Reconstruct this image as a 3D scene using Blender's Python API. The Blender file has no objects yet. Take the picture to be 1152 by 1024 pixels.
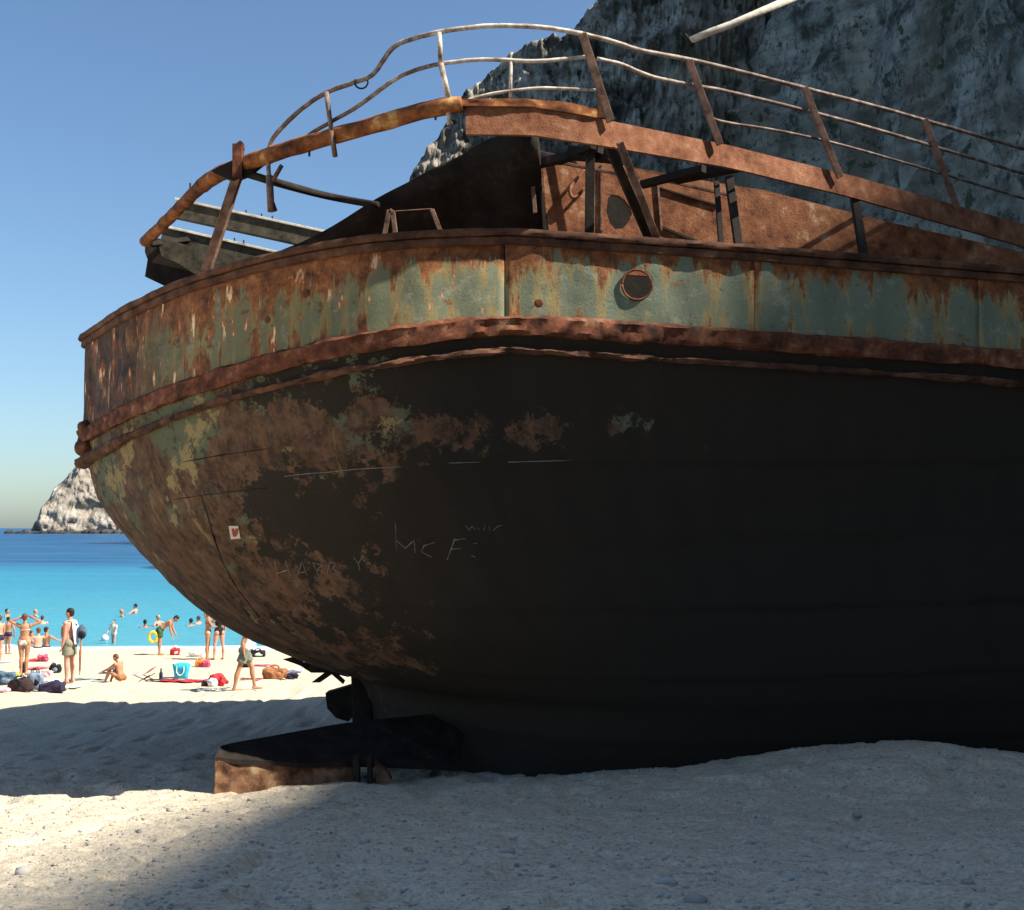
import bpy, bmesh, math, random
import numpy as np
from mathutils import Vector, Matrix, noise as mnoise
from mathutils.bvhtree import BVHTree
random.seed(7); RNG = np.random.default_rng(7)
S = bpy.context.scene
C = S.collection
R = math.radians

# ---------------------------------------------------------------- camera, sky, sun, exposure
F = 1300.0                                   # focal length in pixels of the 1152 px wide photograph
CAMZ = 4.42                                  # eye height above the water
PITCH = math.atan(82 / F)
cam_d = bpy.data.cameras.new('camera'); cam = bpy.data.objects.new('camera', cam_d); C.objects.link(cam)
cam.location = (0, 0, CAMZ); cam.rotation_euler = (R(90) + PITCH, 0, 0)
cam_d.sensor_width = 36; cam_d.lens = 36 * F / 1152; cam_d.clip_start = 0.1; cam_d.clip_end = 30000
S.camera = cam

SUN_EL, SUN_AZ = R(47), R(-13)               # azimuth measured from +x, negative = towards the camera side
sdir = Vector((math.cos(SUN_EL) * math.cos(SUN_AZ), math.cos(SUN_EL) * math.sin(SUN_AZ), math.sin(SUN_EL)))
W = bpy.data.worlds.new('World'); S.world = W; W.use_nodes = True
wn = W.node_tree.nodes; wl = W.node_tree.links
bg = wn['Background']
sky = wn.new('ShaderNodeTexSky'); sky.sky_type = 'NISHITA'; sky.sun_disc = False
sky.sun_elevation = SUN_EL; sky.sun_rotation = math.atan2(sdir.x, sdir.y)
sky.air_density = 1.0; sky.dust_density = 1.0; sky.ozone_density = 5.0; sky.altitude = 0
wb = wn.new('ShaderNodeMix'); wb.data_type = 'RGBA'; wb.blend_type = 'MULTIPLY'; wb.inputs[0].default_value = 1; wb.inputs[7].default_value = (.93, .985, .96, 1)   # white balance
wl.new(sky.outputs[0], wb.inputs[6]); wl.new(wb.outputs[2], bg.inputs[0]); bg.inputs[1].default_value = 0.078
sun_d = bpy.data.lights.new('sun', 'SUN'); sun = bpy.data.objects.new('sun', sun_d); C.objects.link(sun)
sun_d.energy = 5.0; sun_d.angle = R(0.55); sun_d.color = (1.0, 0.92, 0.80)
sun.location = (30, -10, 40); sun.rotation_euler = sdir.to_track_quat('Z', 'Y').to_euler()
S.view_settings.view_transform = 'Standard'; S.view_settings.look = 'None'
S.view_settings.exposure = 1.12; S.view_settings.gamma = 1.0; S.view_settings.use_curve_mapping = False
S.render.engine = 'CYCLES'
S.cycles.max_bounces = 6

# ---------------------------------------------------------------- helpers
cP, sP = math.cos(PITCH), math.sin(PITCH)
def ray(px, py):
    rx = (px - 576) / F; up = (512 - py) / F
    return Vector((rx, cP - up * sP, sP + up * cP))
def at(px, py, Y):                            # the world point that lies Y metres deep in that direction
    d = ray(px, py); return Vector((0, 0, CAMZ)) + d * (Y / d.y)
def atz(px, py, z):
    d = ray(px, py); return Vector((0, 0, CAMZ)) + d * ((z - CAMZ) / d.z)

def tag(o, label=None, cat=None, group=None, kind=None):
    if label: o['label'] = label
    if cat: o['category'] = cat
    if group: o['group'] = group
    if kind: o['kind'] = kind
    return o
def empty(name, loc=(0, 0, 0), rz=0):
    o = bpy.data.objects.new(name, None); C.objects.link(o); o.location = loc; o.rotation_euler = (0, 0, rz)
    o.empty_display_size = .2
    return o
def link(name, me, mat, parent=None, smooth=True):
    if mat is not None and len(me.materials) == 0: me.materials.append(mat)
    if smooth: me.polygons.foreach_set('use_smooth', [True] * len(me.polygons))
    o = bpy.data.objects.new(name, me); C.objects.link(o)
    if parent: o.parent = parent
    return o
def mesh(name, vs, fs):
    me = bpy.data.meshes.new(name); me.from_pydata([tuple(v) for v in vs], [], fs); me.update(); return me
def fixn(me):
    bm = bmesh.new(); bm.from_mesh(me); bmesh.ops.recalc_face_normals(bm, faces=bm.faces); bm.to_mesh(me); bm.free(); return me
class MB:
    def __init__(s): s.v = []; s.f = []
    def add(s, vs, fs):
        n = len(s.v); s.v += [tuple(v) for v in vs]; s.f += [tuple(i + n for i in f) for f in fs]; return s
    def tube(s, pts, r, n=8, r2=None, flat=1.0):
        pts = [Vector(p) for p in pts]; m = len(pts)
        rr = r if isinstance(r, (list, tuple)) else [r + ((r2 if r2 is not None else r) - r) * i / max(1, m - 1) for i in range(m)]
        ref = None; vs = []; fs = []
        for i, p in enumerate(pts):
            t = (pts[min(i + 1, m - 1)] - pts[max(i - 1, 0)])
            if t.length < 1e-9: t = Vector((0, 0, 1))
            t.normalize()
            if ref is None:
                ref = Vector((0, 0, 1)) if abs(t.z) < .9 else Vector((1, 0, 0))
            a = (ref - t * ref.dot(t)).normalized(); ref = a; b = t.cross(a)
            for k in range(n):
                an = 2 * math.pi * k / n
                vs.append(p + a * (math.cos(an) * rr[i]) + b * (math.sin(an) * rr[i] * flat))
        for i in range(m - 1):
            for k in range(n):
                fs.append((i * n + k, i * n + (k + 1) % n, (i + 1) * n + (k + 1) % n, (i + 1) * n + k))
        fs.append(tuple(range(n - 1, -1, -1))); fs.append(tuple((m - 1) * n + k for k in range(n)))
        return s.add(vs, fs)
    def beam(s, p, q, w, h, up=(0, 0, 1)):
        p, q = Vector(p), Vector(q); t = (q - p).normalized(); up = Vector(up)
        b = t.cross(up).normalized(); a = b.cross(t).normalized(); vs = []
        for e in (p, q):
            for x, y in ((-1, -1), (1, -1), (1, 1), (-1, 1)):
                vs.append(e + b * (x * w / 2) + a * (y * h / 2))
        return s.add(vs, [(0, 3, 2, 1), (4, 5, 6, 7), (0, 1, 5, 4), (1, 2, 6, 5), (2, 3, 7, 6), (3, 0, 4, 7)])
    def ell(s, c, r, n=10, m=7, rot=None):
        c = Vector(c); vs = [];
        for j in range(m + 1):
            th = math.pi * j / m
            for i in range(n):
                ph = 2 * math.pi * i / n
                v = Vector((r[0] * math.sin(th) * math.cos(ph), r[1] * math.sin(th) * math.sin(ph), r[2] * math.cos(th)))
                if rot is not None: v = rot @ v
                vs.append(c + v)
        fs = [(j * n + i, (j + 1) * n + i, (j + 1) * n + (i + 1) % n, j * n + (i + 1) % n) for j in range(m) for i in range(n)]
        return s.add(vs, fs)
    def sweep(s, pts, prof, nrm):             # profile (offset outward, offset up) swept along pts with horizontal normals
        vs = []; k = len(prof)
        for p, n in zip(pts, nrm):
            for (o, u) in prof: vs.append(Vector(p) + Vector(n) * o + Vector((0, 0, u)))
        fs = [(i * k + j, i * k + (j + 1) % k, (i + 1) * k + (j + 1) % k, (i + 1) * k + j) for i in range(len(pts) - 1) for j in range(k)]
        fs.append(tuple(range(k))); m = (len(pts) - 1) * k; fs.append(tuple(m + j for j in range(k - 1, -1, -1)))
        return s.add(vs, fs)
    def plate(s, pts, thick):                 # planar polygon given a thickness along its normal
        pts = [Vector(p) for p in pts]; n = Vector()
        for i in range(len(pts)):
            n += pts[i].cross(pts[(i + 1) % len(pts)])
        n.normalize(); k = len(pts)
        vs = pts + [p + n * thick for p in pts]
        fs = [tuple(range(k - 1, -1, -1)), tuple(k + i for i in range(k))] + [(i, (i + 1) % k, k + (i + 1) % k, k + i) for i in range(k)]
        return s.add(vs, fs)
    def mesh(s, name='m', fix=True, merge=False):
        me = mesh(name, s.v, s.f)
        bm = bmesh.new(); bm.from_mesh(me)
        bmesh.ops.remove_doubles(bm, verts=bm.verts, dist=1e-5)
        bmesh.ops.recalc_face_normals(bm, faces=bm.faces); bm.to_mesh(me); bm.free(); return me
    def build(s, name, mat, parent=None, smooth=True, bevel=0):
        me = s.mesh(name)
        o = link(name, me, mat, parent, smooth)
        if bevel:
            b = o.modifiers.new('b', 'BEVEL'); b.width = bevel; b.segments = 2; b.limit_method = 'ANGLE'
        return o
def sharp(o, ang=35):
    o.data.polygons.foreach_set('use_smooth', [True] * len(o.data.polygons))
    o.data.set_sharp_from_angle(angle=R(ang)); return o
def apply_mods(o):
    dg = bpy.context.evaluated_depsgraph_get(); dg.update()
    me = bpy.data.meshes.new_from_object(o.evaluated_get(dg)); o.modifiers.clear(); o.data = me; return o
def wobble(me, amp, scale, seed=0):
    n = len(me.vertices); co = np.empty(n * 3); me.vertices.foreach_get('co', co); co = co.reshape(-1, 3)
    for i in range(n):
        co[i] += np.array(mnoise.noise_vector(Vector(co[i]) * scale + Vector((seed, seed, 0)))) * amp
    me.vertices.foreach_set('co', co.ravel()); me.update(); return me
def smooth_pts(pts, n):                       # Catmull-Rom through the points
    P = [Vector(p) for p in pts]; out = []
    if len(P) < 3: return P
    for i in range(len(P) - 1):
        p0 = P[max(i - 1, 0)]; p1 = P[i]; p2 = P[i + 1]; p3 = P[min(i + 2, len(P) - 1)]
        for k in range(n):
            t = k / n
            out.append(.5 * ((2 * p1) + (p2 - p0) * t + (2 * p0 - 5 * p1 + 4 * p2 - p3) * t * t + (3 * p1 - p0 - 3 * p2 + p3) * t ** 3))
    out.append(P[-1]); return out

# numpy value noise
_perm = RNG.random((256, 256))
def vnoise(x, y):
    xi = np.floor(x).astype(int); yi = np.floor(y).astype(int); fx = x - xi; fy = y - yi
    fx = fx * fx * (3 - 2 * fx); fy = fy * fy * (3 - 2 * fy)
    g = lambda a, b: _perm[a & 255, b & 255]
    return (g(xi, yi) * (1 - fx) + g(xi + 1, yi) * fx) * (1 - fy) + (g(xi, yi + 1) * (1 - fx) + g(xi + 1, yi + 1) * fx) * fy
def fbm(x, y, o=5, gain=.5):
    r = 0; a = 1; t = 0
    for i in range(o):
        r = r + a * vnoise(x + 17.3 * i, y + 9.1 * i); t += a; a *= gain; x = x * 2.03; y = y * 2.03
    return r / t - .5
def grid_mesh(name, Xs, Ys, Zs, uv=None):
    ny, nx = Zs.shape
    co = np.stack([Xs, Ys, Zs], -1).reshape(-1, 3)
    i = np.arange(ny - 1)[:, None] * nx + np.arange(nx - 1)[None]
    f = np.stack([i, i + 1, i + nx + 1, i + nx], -1).reshape(-1, 4)
    me = bpy.data.meshes.new(name)
    me.vertices.add(len(co)); me.vertices.foreach_set('co', co.ravel())
    me.loops.add(f.size); me.loops.foreach_set('vertex_index', f.ravel().astype(np.int32))
    me.polygons.add(len(f)); me.polygons.foreach_set('loop_start', (np.arange(len(f)) * 4).astype(np.int32))
    me.polygons.foreach_set('loop_total', np.full(len(f), 4, np.int32))
    me.update(calc_edges=True); me.validate()
    if uv is not None:
        l = me.uv_layers.new(name='UVMap'); l.data.foreach_set('uv', uv.reshape(-1, 2)[f.ravel()].astype(np.float32).ravel())
    return me

# ---------------------------------------------------------------- materials
class Mat:
    def __init__(s, name, rough=.8, metal=0, spec=.3):
        s.m = bpy.data.materials.new(name); s.m.use_nodes = True; s.t = s.m.node_tree; s.n = s.t.nodes; s.l = s.t.links
        s.b = s.n['Principled BSDF']; s.b.inputs['Roughness'].default_value = rough; s.b.inputs['Metallic'].default_value = metal
        s.b.inputs['Specular IOR Level'].default_value = spec
        s.tc = s.n.new('ShaderNodeTexCoord')
    def coord(s, kind='Object', scale=(1, 1, 1)):
        m = s.n.new('ShaderNodeMapping'); m.inputs['Scale'].default_value = scale; s.l.new(s.tc.outputs[kind], m.inputs[0]); return m.outputs[0]
    def noise(s, co, scale, detail=6, rough=.55, dist=0):
        n = s.n.new('ShaderNodeTexNoise'); n.inputs['Scale'].default_value = scale; n.inputs['Detail'].default_value = detail
        n.inputs['Roughness'].default_value = rough; n.inputs['Distortion'].default_value = dist
        s.l.new(co, n.inputs['Vector']); return n.outputs[0]
    def vor(s, co, scale, feature='F1'):
        n = s.n.new('ShaderNodeTexVoronoi'); n.feature = feature; n.inputs['Scale'].default_value = scale; s.l.new(co, n.inputs['Vector']); return n.outputs[0]
    def ramp(s, fac, stops, interp='LINEAR'):
        r = s.n.new('ShaderNodeValToRGB'); r.color_ramp.interpolation = interp; e = r.color_ramp.elements
        while len(e) < len(stops): e.new(.5)
        for el, (p, c) in zip(e, stops):
            el.position = p; el.color = (c, c, c, 1) if not isinstance(c, tuple) else (*c, 1)
        s.l.new(fac, r.inputs[0]); return r.outputs[0]
    def mix(s, fac, a, b, mode='MIX'):
        n = s.n.new('ShaderNodeMix'); n.data_type = 'RGBA'; n.blend_type = mode
        for sock, v in ((n.inputs[0], fac), (n.inputs[6], a), (n.inputs[7], b)):
            if isinstance(v, (int, float)): sock.default_value = v
            elif isinstance(v, tuple): sock.default_value = (*v, 1)
            else: s.l.new(v, sock)
        return n.outputs[2]
    def math(s, op, a, b=0.0, clamp=False):
        n = s.n.new('ShaderNodeMath'); n.operation = op; n.use_clamp = clamp
        for sock, v in ((n.inputs[0], a), (n.inputs[1], b)):
            if isinstance(v, (int, float)): sock.default_value = v
            else: s.l.new(v, sock)
        return n.outputs[0]
    def sep(s, co):
        n = s.n.new('ShaderNodeSeparateXYZ'); s.l.new(co, n.inputs[0]); return n.outputs
    def col(s, c):
        if isinstance(c, tuple): s.b.inputs['Base Color'].default_value = (*c, 1)
        else: s.l.new(c, s.b.inputs['Base Color'])
    def bump(s, h, strength=.5, dist=.02, prev=None):
        n = s.n.new('ShaderNodeBump'); n.inputs['Strength'].default_value = strength; n.inputs['Distance'].default_value = dist
        s.l.new(h, n.inputs['Height'])
        if prev: s.l.new(prev, n.inputs['Normal'])
        s.l.new(n.outputs[0], s.b.inputs['Normal']); return n.outputs[0]
def noisy(name, c1, c2, scale=4, rough=.8, bump=.3, bd=.01, spec=.25, sc=(1, 1, 1), c3=None):
    M = Mat(name, rough, spec=spec); co = M.coord('Object', sc)
    n = M.noise(co, scale, 8, .65)
    st = [(.35, c1), (.62, c2)] if c3 is None else [(.32, c1), (.5, c2), (.66, c3)]
    M.col(M.ramp(n, st))
    M.bump(M.noise(co, scale * 6, 5, .6), bump, bd)
    return M.m

# hull plating: dark rust, brown and olive patches, remnants of green paint, shade put in as black forward and low. UV.x = metres along the hull, UV.y = metres up
M = Mat('hull_rust_and_shade', .85, spec=.2); uv = M.coord('UV'); ox = M.sep(M.tc.outputs['UV'])
st = M.coord('UV', (5, .7, 1))
ob = M.coord('Object'); n1 = M.noise(ob, 1.1, 12, .66); n2 = M.noise(ob, 3.5, 12, .74); n3 = M.noise(st, 1.2, 10, .72); n4 = M.noise(ob, .6, 12, .68)
base = M.ramp(n2, [(.36, (.035, .022, .016)), (.46, (.085, .048, .030)), (.56, (.135, .078, .049)), (.68, (.20, .125, .08))])
c = M.mix(M.ramp(n3, [(.5, 0.0), (.60, .75)]), base, (.17, .085, .045))
c = M.mix(M.ramp(M.math('ADD', M.noise(ob, .9, 12, .68), M.math('MULTIPLY', M.math('SUBTRACT', ox[1], 2.9), .05)), [(.53, 0.0), (.565, .85)]), c, (.115, .135, .085))
c = M.mix(M.ramp(M.noise(ob, 1.3, 12, .7), [(.58, 0.0), (.60, .9)]), c, (.30, .225, .10))
c = M.mix(M.ramp(M.noise(st, .8, 9, .65), [(.60, 0.0), (.68, .8)]), c, (.30, .20, .09))
c = M.mix(M.ramp(M.noise(ob, 5, 14, .75), [(.54, 0.0), (.57, .8)]), c, (.06, .04, .03))
shade_black = (.030, .0235, .0175)  # shade of the overhanging hull, put into the colour
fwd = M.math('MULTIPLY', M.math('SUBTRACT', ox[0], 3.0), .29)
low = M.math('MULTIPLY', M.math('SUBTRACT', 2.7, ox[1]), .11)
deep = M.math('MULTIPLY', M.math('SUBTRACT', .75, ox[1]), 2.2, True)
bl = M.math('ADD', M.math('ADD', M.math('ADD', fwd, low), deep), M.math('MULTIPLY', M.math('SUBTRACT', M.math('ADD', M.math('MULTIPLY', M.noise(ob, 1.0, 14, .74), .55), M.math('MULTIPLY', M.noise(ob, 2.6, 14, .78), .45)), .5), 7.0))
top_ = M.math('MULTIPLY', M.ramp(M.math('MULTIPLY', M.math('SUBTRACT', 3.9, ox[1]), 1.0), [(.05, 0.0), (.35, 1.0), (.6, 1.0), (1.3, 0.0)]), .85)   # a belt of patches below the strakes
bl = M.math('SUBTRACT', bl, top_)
c = M.mix(M.ramp(bl, [(.44, 0.0), (.54, 1.0)]), c, shade_black)
M.col(c); b1 = M.bump(n2, .5, .03); M.bump(M.noise(uv, 22, 6, .7), .6, .012, b1)
MAT_HULL = M.m

# bulwark: sea green paint, mustard and orange rust runs, cream flecks. UV.x = metres along, UV.y = 0..1 up
M = Mat('bulwark_paint', .75, spec=.25); uv = M.coord('UV', (1, 1.1, 1)); ox = M.sep(M.tc.outputs['UV'])
st = M.coord('UV', (3.4, .55, 1)); st2 = M.coord('UV', (7, 1.7, 1)); st3 = M.coord('UV', (8, 2.6, 1))
aftm = M.ramp(M.math('MULTIPLY', M.math('SUBTRACT', 8.6, ox[0]), .32, True), [(0, 0.0), (1, 1.0)])    # 1 at the stern
teal = M.mix(M.noise(uv, 2, 6), (.125, .152, .105), (.18, .20, .135))
olive = M.mix(M.noise(uv, 3, 6), (.135, .13, .065), (.19, .19, .10))
paint = M.mix(aftm, teal, olive)
ey = M.math('MULTIPLY', M.math('ABSOLUTE', M.math('SUBTRACT', ox[1], .42)), M.math('ADD', M.math('MULTIPLY', ox[1], .6), .55)); edge = M.math('MULTIPLY', ey, .30); blot = M.noise(uv, 2.4, 14, .76)
s1 = M.noise(st, 1.3, 9, .62); s2 = M.noise(st2, 1.0, 12, .76); n2 = M.noise(uv, 5, 12, .78)
must = M.math('ADD', M.math('ADD', s1, edge), M.math('MULTIPLY', aftm, .05))
c = M.mix(M.ramp(must, [(.545, 0.0), (.60, .85)]), paint, M.mix(M.noise(uv, 6, 8, .7), (.20, .14, .05), (.34, .27, .12)))
c = M.mix(M.ramp(M.noise(uv, 3.2, 14, .78), [(.54, 0.0), (.60, .55)]), c, (.30, .31, .23))
c = M.mix(M.ramp(M.noise(uv, 9, 12, .8), [(.585, 0.0), (.60, .8)]), c, (.12, .055, .03))
rs = M.math('ADD', M.math('ADD', M.math('MULTIPLY', s1, .55), M.math('MULTIPLY', s2, .45)), M.math('ADD', M.math('MULTIPLY', ey, .36), M.math('MULTIPLY', aftm, .045)))
rust = M.ramp(n2, [(.34, (.05, .022, .014)), (.46, (.15, .055, .022)), (.58, (.30, .11, .035)), (.72, (.46, .26, .11))])
c = M.mix(M.ramp(rs, [(.600, 0.0), (.635, 1.0)]), c, rust)
c = M.mix(M.ramp(M.math('ADD', blot, M.math('MULTIPLY', aftm, .055)), [(.605, 0.0), (.63, .9)]), c, rust)
brown = M.ramp(n2, [(.40, (.014, .010, .008)), (.5, (.075, .034, .018)), (.62, (.15, .06, .025)), (.74, (.30, .12, .04))])
aft2 = M.math('MULTIPLY', M.math('SUBTRACT', 4.2, ox[0]), .5, True)
c = M.mix(M.math('MULTIPLY', M.ramp(M.math('ADD', M.noise(uv, 1.7, 9, .6), M.math('MULTIPLY', aft2, .16)), [(.5, 0.0), (.62, 1.0)]), aft2), c, brown)
fl0 = M.math('MULTIPLY', M.ramp(M.noise(uv, 2.2, 3), [(.48, 0.0), (.56, 1.0)]), M.math('ADD', M.math('MULTIPLY', aftm, .95), .05))
c = M.mix(M.math('MULTIPLY', M.ramp(M.noise(st3, 1.1, 5, .6), [(.54, 0.0), (.58, .9)]), fl0), c, (.40, .11, .025))
fl = M.math('MULTIPLY', M.ramp(M.noise(st3, 1.1, 5, .6), [(.60, 0.0), (.63, 1.0)]), fl0)
c = M.mix(fl, c, (.80, .62, .38))
M.col(c); b1 = M.bump(n2, .4, .02); M.bump(M.noise(uv, 30, 6, .7), .5, .008, b1)
MAT_BUL = M.m

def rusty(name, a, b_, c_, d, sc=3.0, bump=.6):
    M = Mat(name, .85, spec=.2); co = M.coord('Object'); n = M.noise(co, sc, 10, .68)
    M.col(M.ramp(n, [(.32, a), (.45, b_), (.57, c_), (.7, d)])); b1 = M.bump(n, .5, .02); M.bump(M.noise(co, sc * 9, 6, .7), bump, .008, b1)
    return M.m
MAT_RAILCAP = rusty('rusty_cap', (.02, .012, .009), (.07, .032, .019), (.14, .062, .034), (.22, .11, .06))
MAT_STRAKE = rusty('rusty_strake', (.014, .010, .008), (.085, .03, .016), (.18, .062, .03), (.28, .18, .10), 4)
MAT_BEAM = rusty('orange_rust_beam', (.035, .016, .010), (.15, .05, .02), (.30, .11, .035), (.62, .38, .15), 3.5)
MAT_PLATE = rusty('brown_rust_plate', (.10, .036, .017), (.21, .08, .038), (.29, .125, .065), (.40, .22, .13), 5, 1.0)
MAT_WALL = rusty('brown_cabin_paint', (.07, .026, .013), (.20, .075, .034), (.29, .12, .055), (.50, .34, .22), 4, 1.0)
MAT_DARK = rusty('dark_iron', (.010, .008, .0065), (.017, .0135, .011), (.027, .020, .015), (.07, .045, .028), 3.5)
MAT_OLD = rusty('grimy_wood', (.02, .018, .015), (.055, .05, .036), (.09, .08, .055), (.13, .11, .075), 5)
MAT_PALE = rusty('pale_boom_and_lit_edge', (.30, .26, .20), (.55, .50, .40), (.70, .65, .55), (.75, .70, .60), 5)  # pale coat of the boom; also paints the sunlit look of plank edges
M = Mat('flaking_white_rail', .75, spec=.25); co = M.coord('Object'); n = M.noise(co, 6, 10, .68); xx = M.sep(M.tc.outputs['Object'])[0]
white = M.ramp(n, [(.32, (.14, .085, .06)), (.45, (.42, .35, .28)), (.57, (.62, .57, .50)), (.7, (.72, .68, .62))]); bare = M.ramp(n, [(.32, (.06, .035, .03)), (.48, (.15, .10, .08)), (.66, (.34, .28, .24))])
fx_ = M.math('ADD', M.math('MULTIPLY', M.math('ADD', xx, 1.5), 1.1), M.math('MULTIPLY', M.math('SUBTRACT', M.noise(co, 3, 5), .5), 2.5), True)
fx_ = M.math('SUBTRACT', fx_, M.math('MULTIPLY', M.math('SUBTRACT', xx, .4), .45, True), True)
M.col(M.mix(fx_, bare, white)); M.bump(n, .5, .01); MAT_RAIL = M.m
MAT_RAILB = rusty('bare_rail', (.07, .045, .035), (.16, .11, .085), (.27, .21, .17), (.45, .40, .34), 6)
MAT_BRACE = rusty('brace_iron', (.05, .028, .018), (.15, .085, .06), (.24, .14, .10), (.32, .20, .15), 6)
MAT_RUDDER = rusty('rudder_rust', (.03, .018, .012), (.13, .062, .035), (.24, .13, .07), (.40, .30, .18), 4, 1.0)
MAT_CHALK = noisy('scratched_chalk', (.16, .145, .12), (.30, .27, .23), 20)

# sand
M = Mat('beach_sand', .95, spec=.15); co = M.coord('Object')
n1 = M.noise(co, .8, 8, .6); n2 = M.noise(co, 30, 8, .7); v = M.vor(co, 55)
c = M.mix(n1, (.57, .49, .36), (.68, .59, .44))
c = M.mix(M.ramp(n2, [(.36, .8), (.52, 0.0)]), c, (.30, .26, .20))
c = M.mix(M.ramp(M.noise(co, 90, 3, .6), [(.62, 0.0), (.68, .5)]), c, (.58, .56, .52))
sp_ = M.ramp(M.noise(co, 14, 12, .8), [(.47, 0.0), (.56, .45)]); c = M.mix(sp_, c, (.33, .30, .26))
M.col(c); b1 = M.bump(n2, .6, .03); b2 = M.bump(v, .35, .012, b1); M.bump(M.noise(co, 7, 6, .6), .5, .05, b2)
MAT_SAND = M.m
# water
M = Mat('sea_water', .35, spec=.12); pos = M.sep(M.tc.outputs['Object'])
wy = M.math('ADD', pos[1], M.math('MULTIPLY', M.noise(M.coord('Object', (.006, .02, 1)), 1, 4), 60))
dep = M.ramp(M.math('MULTIPLY', M.math('SUBTRACT', wy, 60), 1 / 400), [(.0, (.10, .34, .38)), (.04, (.06, .27, .35)), (.14, (.028, .20, .30)), (.24, (.016, .145, .26)), (.29, (.008, .055, .15)), (1, (.004, .035, .12))])
wv = M.coord('Object', (1.0, 2.2, 1))
fo = M.noise(M.coord('Object', (.35, 1.2, 1)), 1.2, 5)
shore = M.math('SUBTRACT', 43.1, M.math('SUBTRACT', pos[1], M.math('MULTIPLY', fo, 1.6)))
c = M.mix(M.math('MULTIPLY', shore, 1.0, True), dep, (.82, .86, .85))
patch = M.ramp(M.noise(M.coord('Object', (.03, .12, 1)), 1, 5), [(.4, 0.0), (.7, .35)])
c = M.mix(patch, c, (.03, .25, .38))
M.col(c); b1 = M.bump(M.noise(wv, .55, 6, .62), .8, .30); M.bump(M.noise(wv, 5, 4, .6), .6, .04, b1)
MAT_SEA = M.m
# limestone
def rock(name, a, b_, c_, s, veg=True, bd=1.0):
    M = Mat(name, .95, spec=.1); co = M.coord('Object', (1, 1, .8)); strata = M.coord('Object', (.25, .25, 1.6))
    n = M.noise(co, s, 12, .68); m = M.noise(strata, s * 1.5, 8, .6)
    c = M.ramp(M.math('ADD', M.math('MULTIPLY', n, .6), M.math('MULTIPLY', m, .4)), [(.43, a), (.49, b_), (.58, c_)])
    cr_ = M.math('ABSOLUTE', M.math('SUBTRACT', M.noise(M.coord('Object', (1, 1, .35)), s * 1.4, 12, .72), .5)); c = M.mix(M.ramp(cr_, [(.0, .85), (.018, 0.0)]), c, (.02, .02, .022))
    c = M.mix(M.ramp(M.noise(co, s * .35, 6, .6), [(.42, 0.0), (.6, .5)]), c, (.26, .21, .15))
    if veg: c = M.mix(M.ramp(M.noise(co, s * 3.5, 8, .7), [(.56, 0.0), (.60, .9)]), c, (.05, .06, .035))
    M.col(c); b1 = M.bump(n, 1.0, bd); M.bump(M.noise(co, s * 7, 8, .7), .9, bd * .25, b1); return M.m
MAT_CLIFF = rock('limestone_cliff', (.085, .076, .065), (.23, .21, .18), (.42, .385, .33), .09)
MAT_ISLE = rock('limestone_headland', (.24, .21, .17), (.36, .33, .28), (.46, .42, .36), .06, False, 3)
MAT_REEF = noisy('wet_dark_rock', (.02, .022, .025), (.06, .055, .05), .1)
MAT_PEB = noisy('pebble', (.26, .245, .22), (.44, .42, .38), 3)

# ---------------------------------------------------------------- ground profile
GD = np.array([-40, 0, 4, 5.5, 7, 9, 11, 13, 15.5, 18, 21, 24, 27, 32, 37, 42, 45, 55, 70, 200])
GV = np.array([1.3, 1.42, 1.60, 1.74, 2.02, 2.37, 2.70, 2.98, 3.16, 3.29, 3.42, 3.52, 3.66, 4.0, 4.27, 4.40, 4.55, 5.3, 6.5, 9])
_yy = np.linspace(-40, 200, 2401); _gg = np.interp(_yy, GD, GV); _k = np.ones(17) / 17; _gs = np.convolve(np.pad(_gg, 8, mode='edge'), _k, 'valid')
def ground_np(x, y, fine=True):
    z = CAMZ - np.interp(y, _yy, _gs)
    amp = np.clip((40 - y) / 12, .08, 1)
    z = z + fbm(x * .35, y * .35, 3) * .16 * amp * np.clip((y - 3) / 6, .3, 1)
    z = z + .52 * np.exp(-((x - 4.6) / 2.9) ** 2 - ((y - 13.4) / 1.7) ** 2)
    z = z + .10 * np.exp(-((x + .9) / 1.6) ** 2 - ((y - 13.1) / .5) ** 2)
    z = z + .015 * (x > 0) * np.clip(x - 8, 0, 60) 
    if fine:
        z = z + fbm(x * 2.2, y * 2.2, 4, .6) * .085 * amp + fbm(x * 9, y * 9, 3, .6) * .022 * amp
        f = vnoise(x * 3.1 + 40, y * 3.1); z = z + (fbm(x * 1.1 + 5, y * 1.6, 3) * .10 * amp) - .09 * amp * np.clip((f - .70) * 5, 0, 1); f = vnoise(x * 4.3 + 9, y * 3.7 + 70); z = z - .05 * amp * np.clip((f - .74) * 6, 0, 1)
    return z
def gz(x, y): return float(ground_np(np.array([x]), np.array([y]), False)[0])
def ground_hit(px, py):
    d = ray(px, py); t = 2.0
    while t < 90:
        p = Vector((0, 0, CAMZ)) + d * t
        if p.z <= gz(p.x, p.y): break
        t += .05
    return Vector((p.x, p.y, gz(p.x, p.y)))
def axis(fa, fb, step, lo, hi, g=1.07):
    a = list(np.arange(fa, fb, step)); s = step; p = fa; left = []
    while p > lo: s *= g; p -= s; left.append(p)
    s = step; p = a[-1]; right = []
    while p < hi: s *= g; p += s; right.append(p)
    return np.array(left[::-1] + a + right)
xs = axis(-7, 5.5, .045, -160, 200); ys = axis(3.0, 15, .045, -60, 75, 1.05)
X, Y = np.meshgrid(xs, ys); Z = ground_np(X, Y)
link('sand_ground', grid_mesh('sand_ground', X, Y, Z), MAT_SAND)['kind'] = 'structure'
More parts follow.
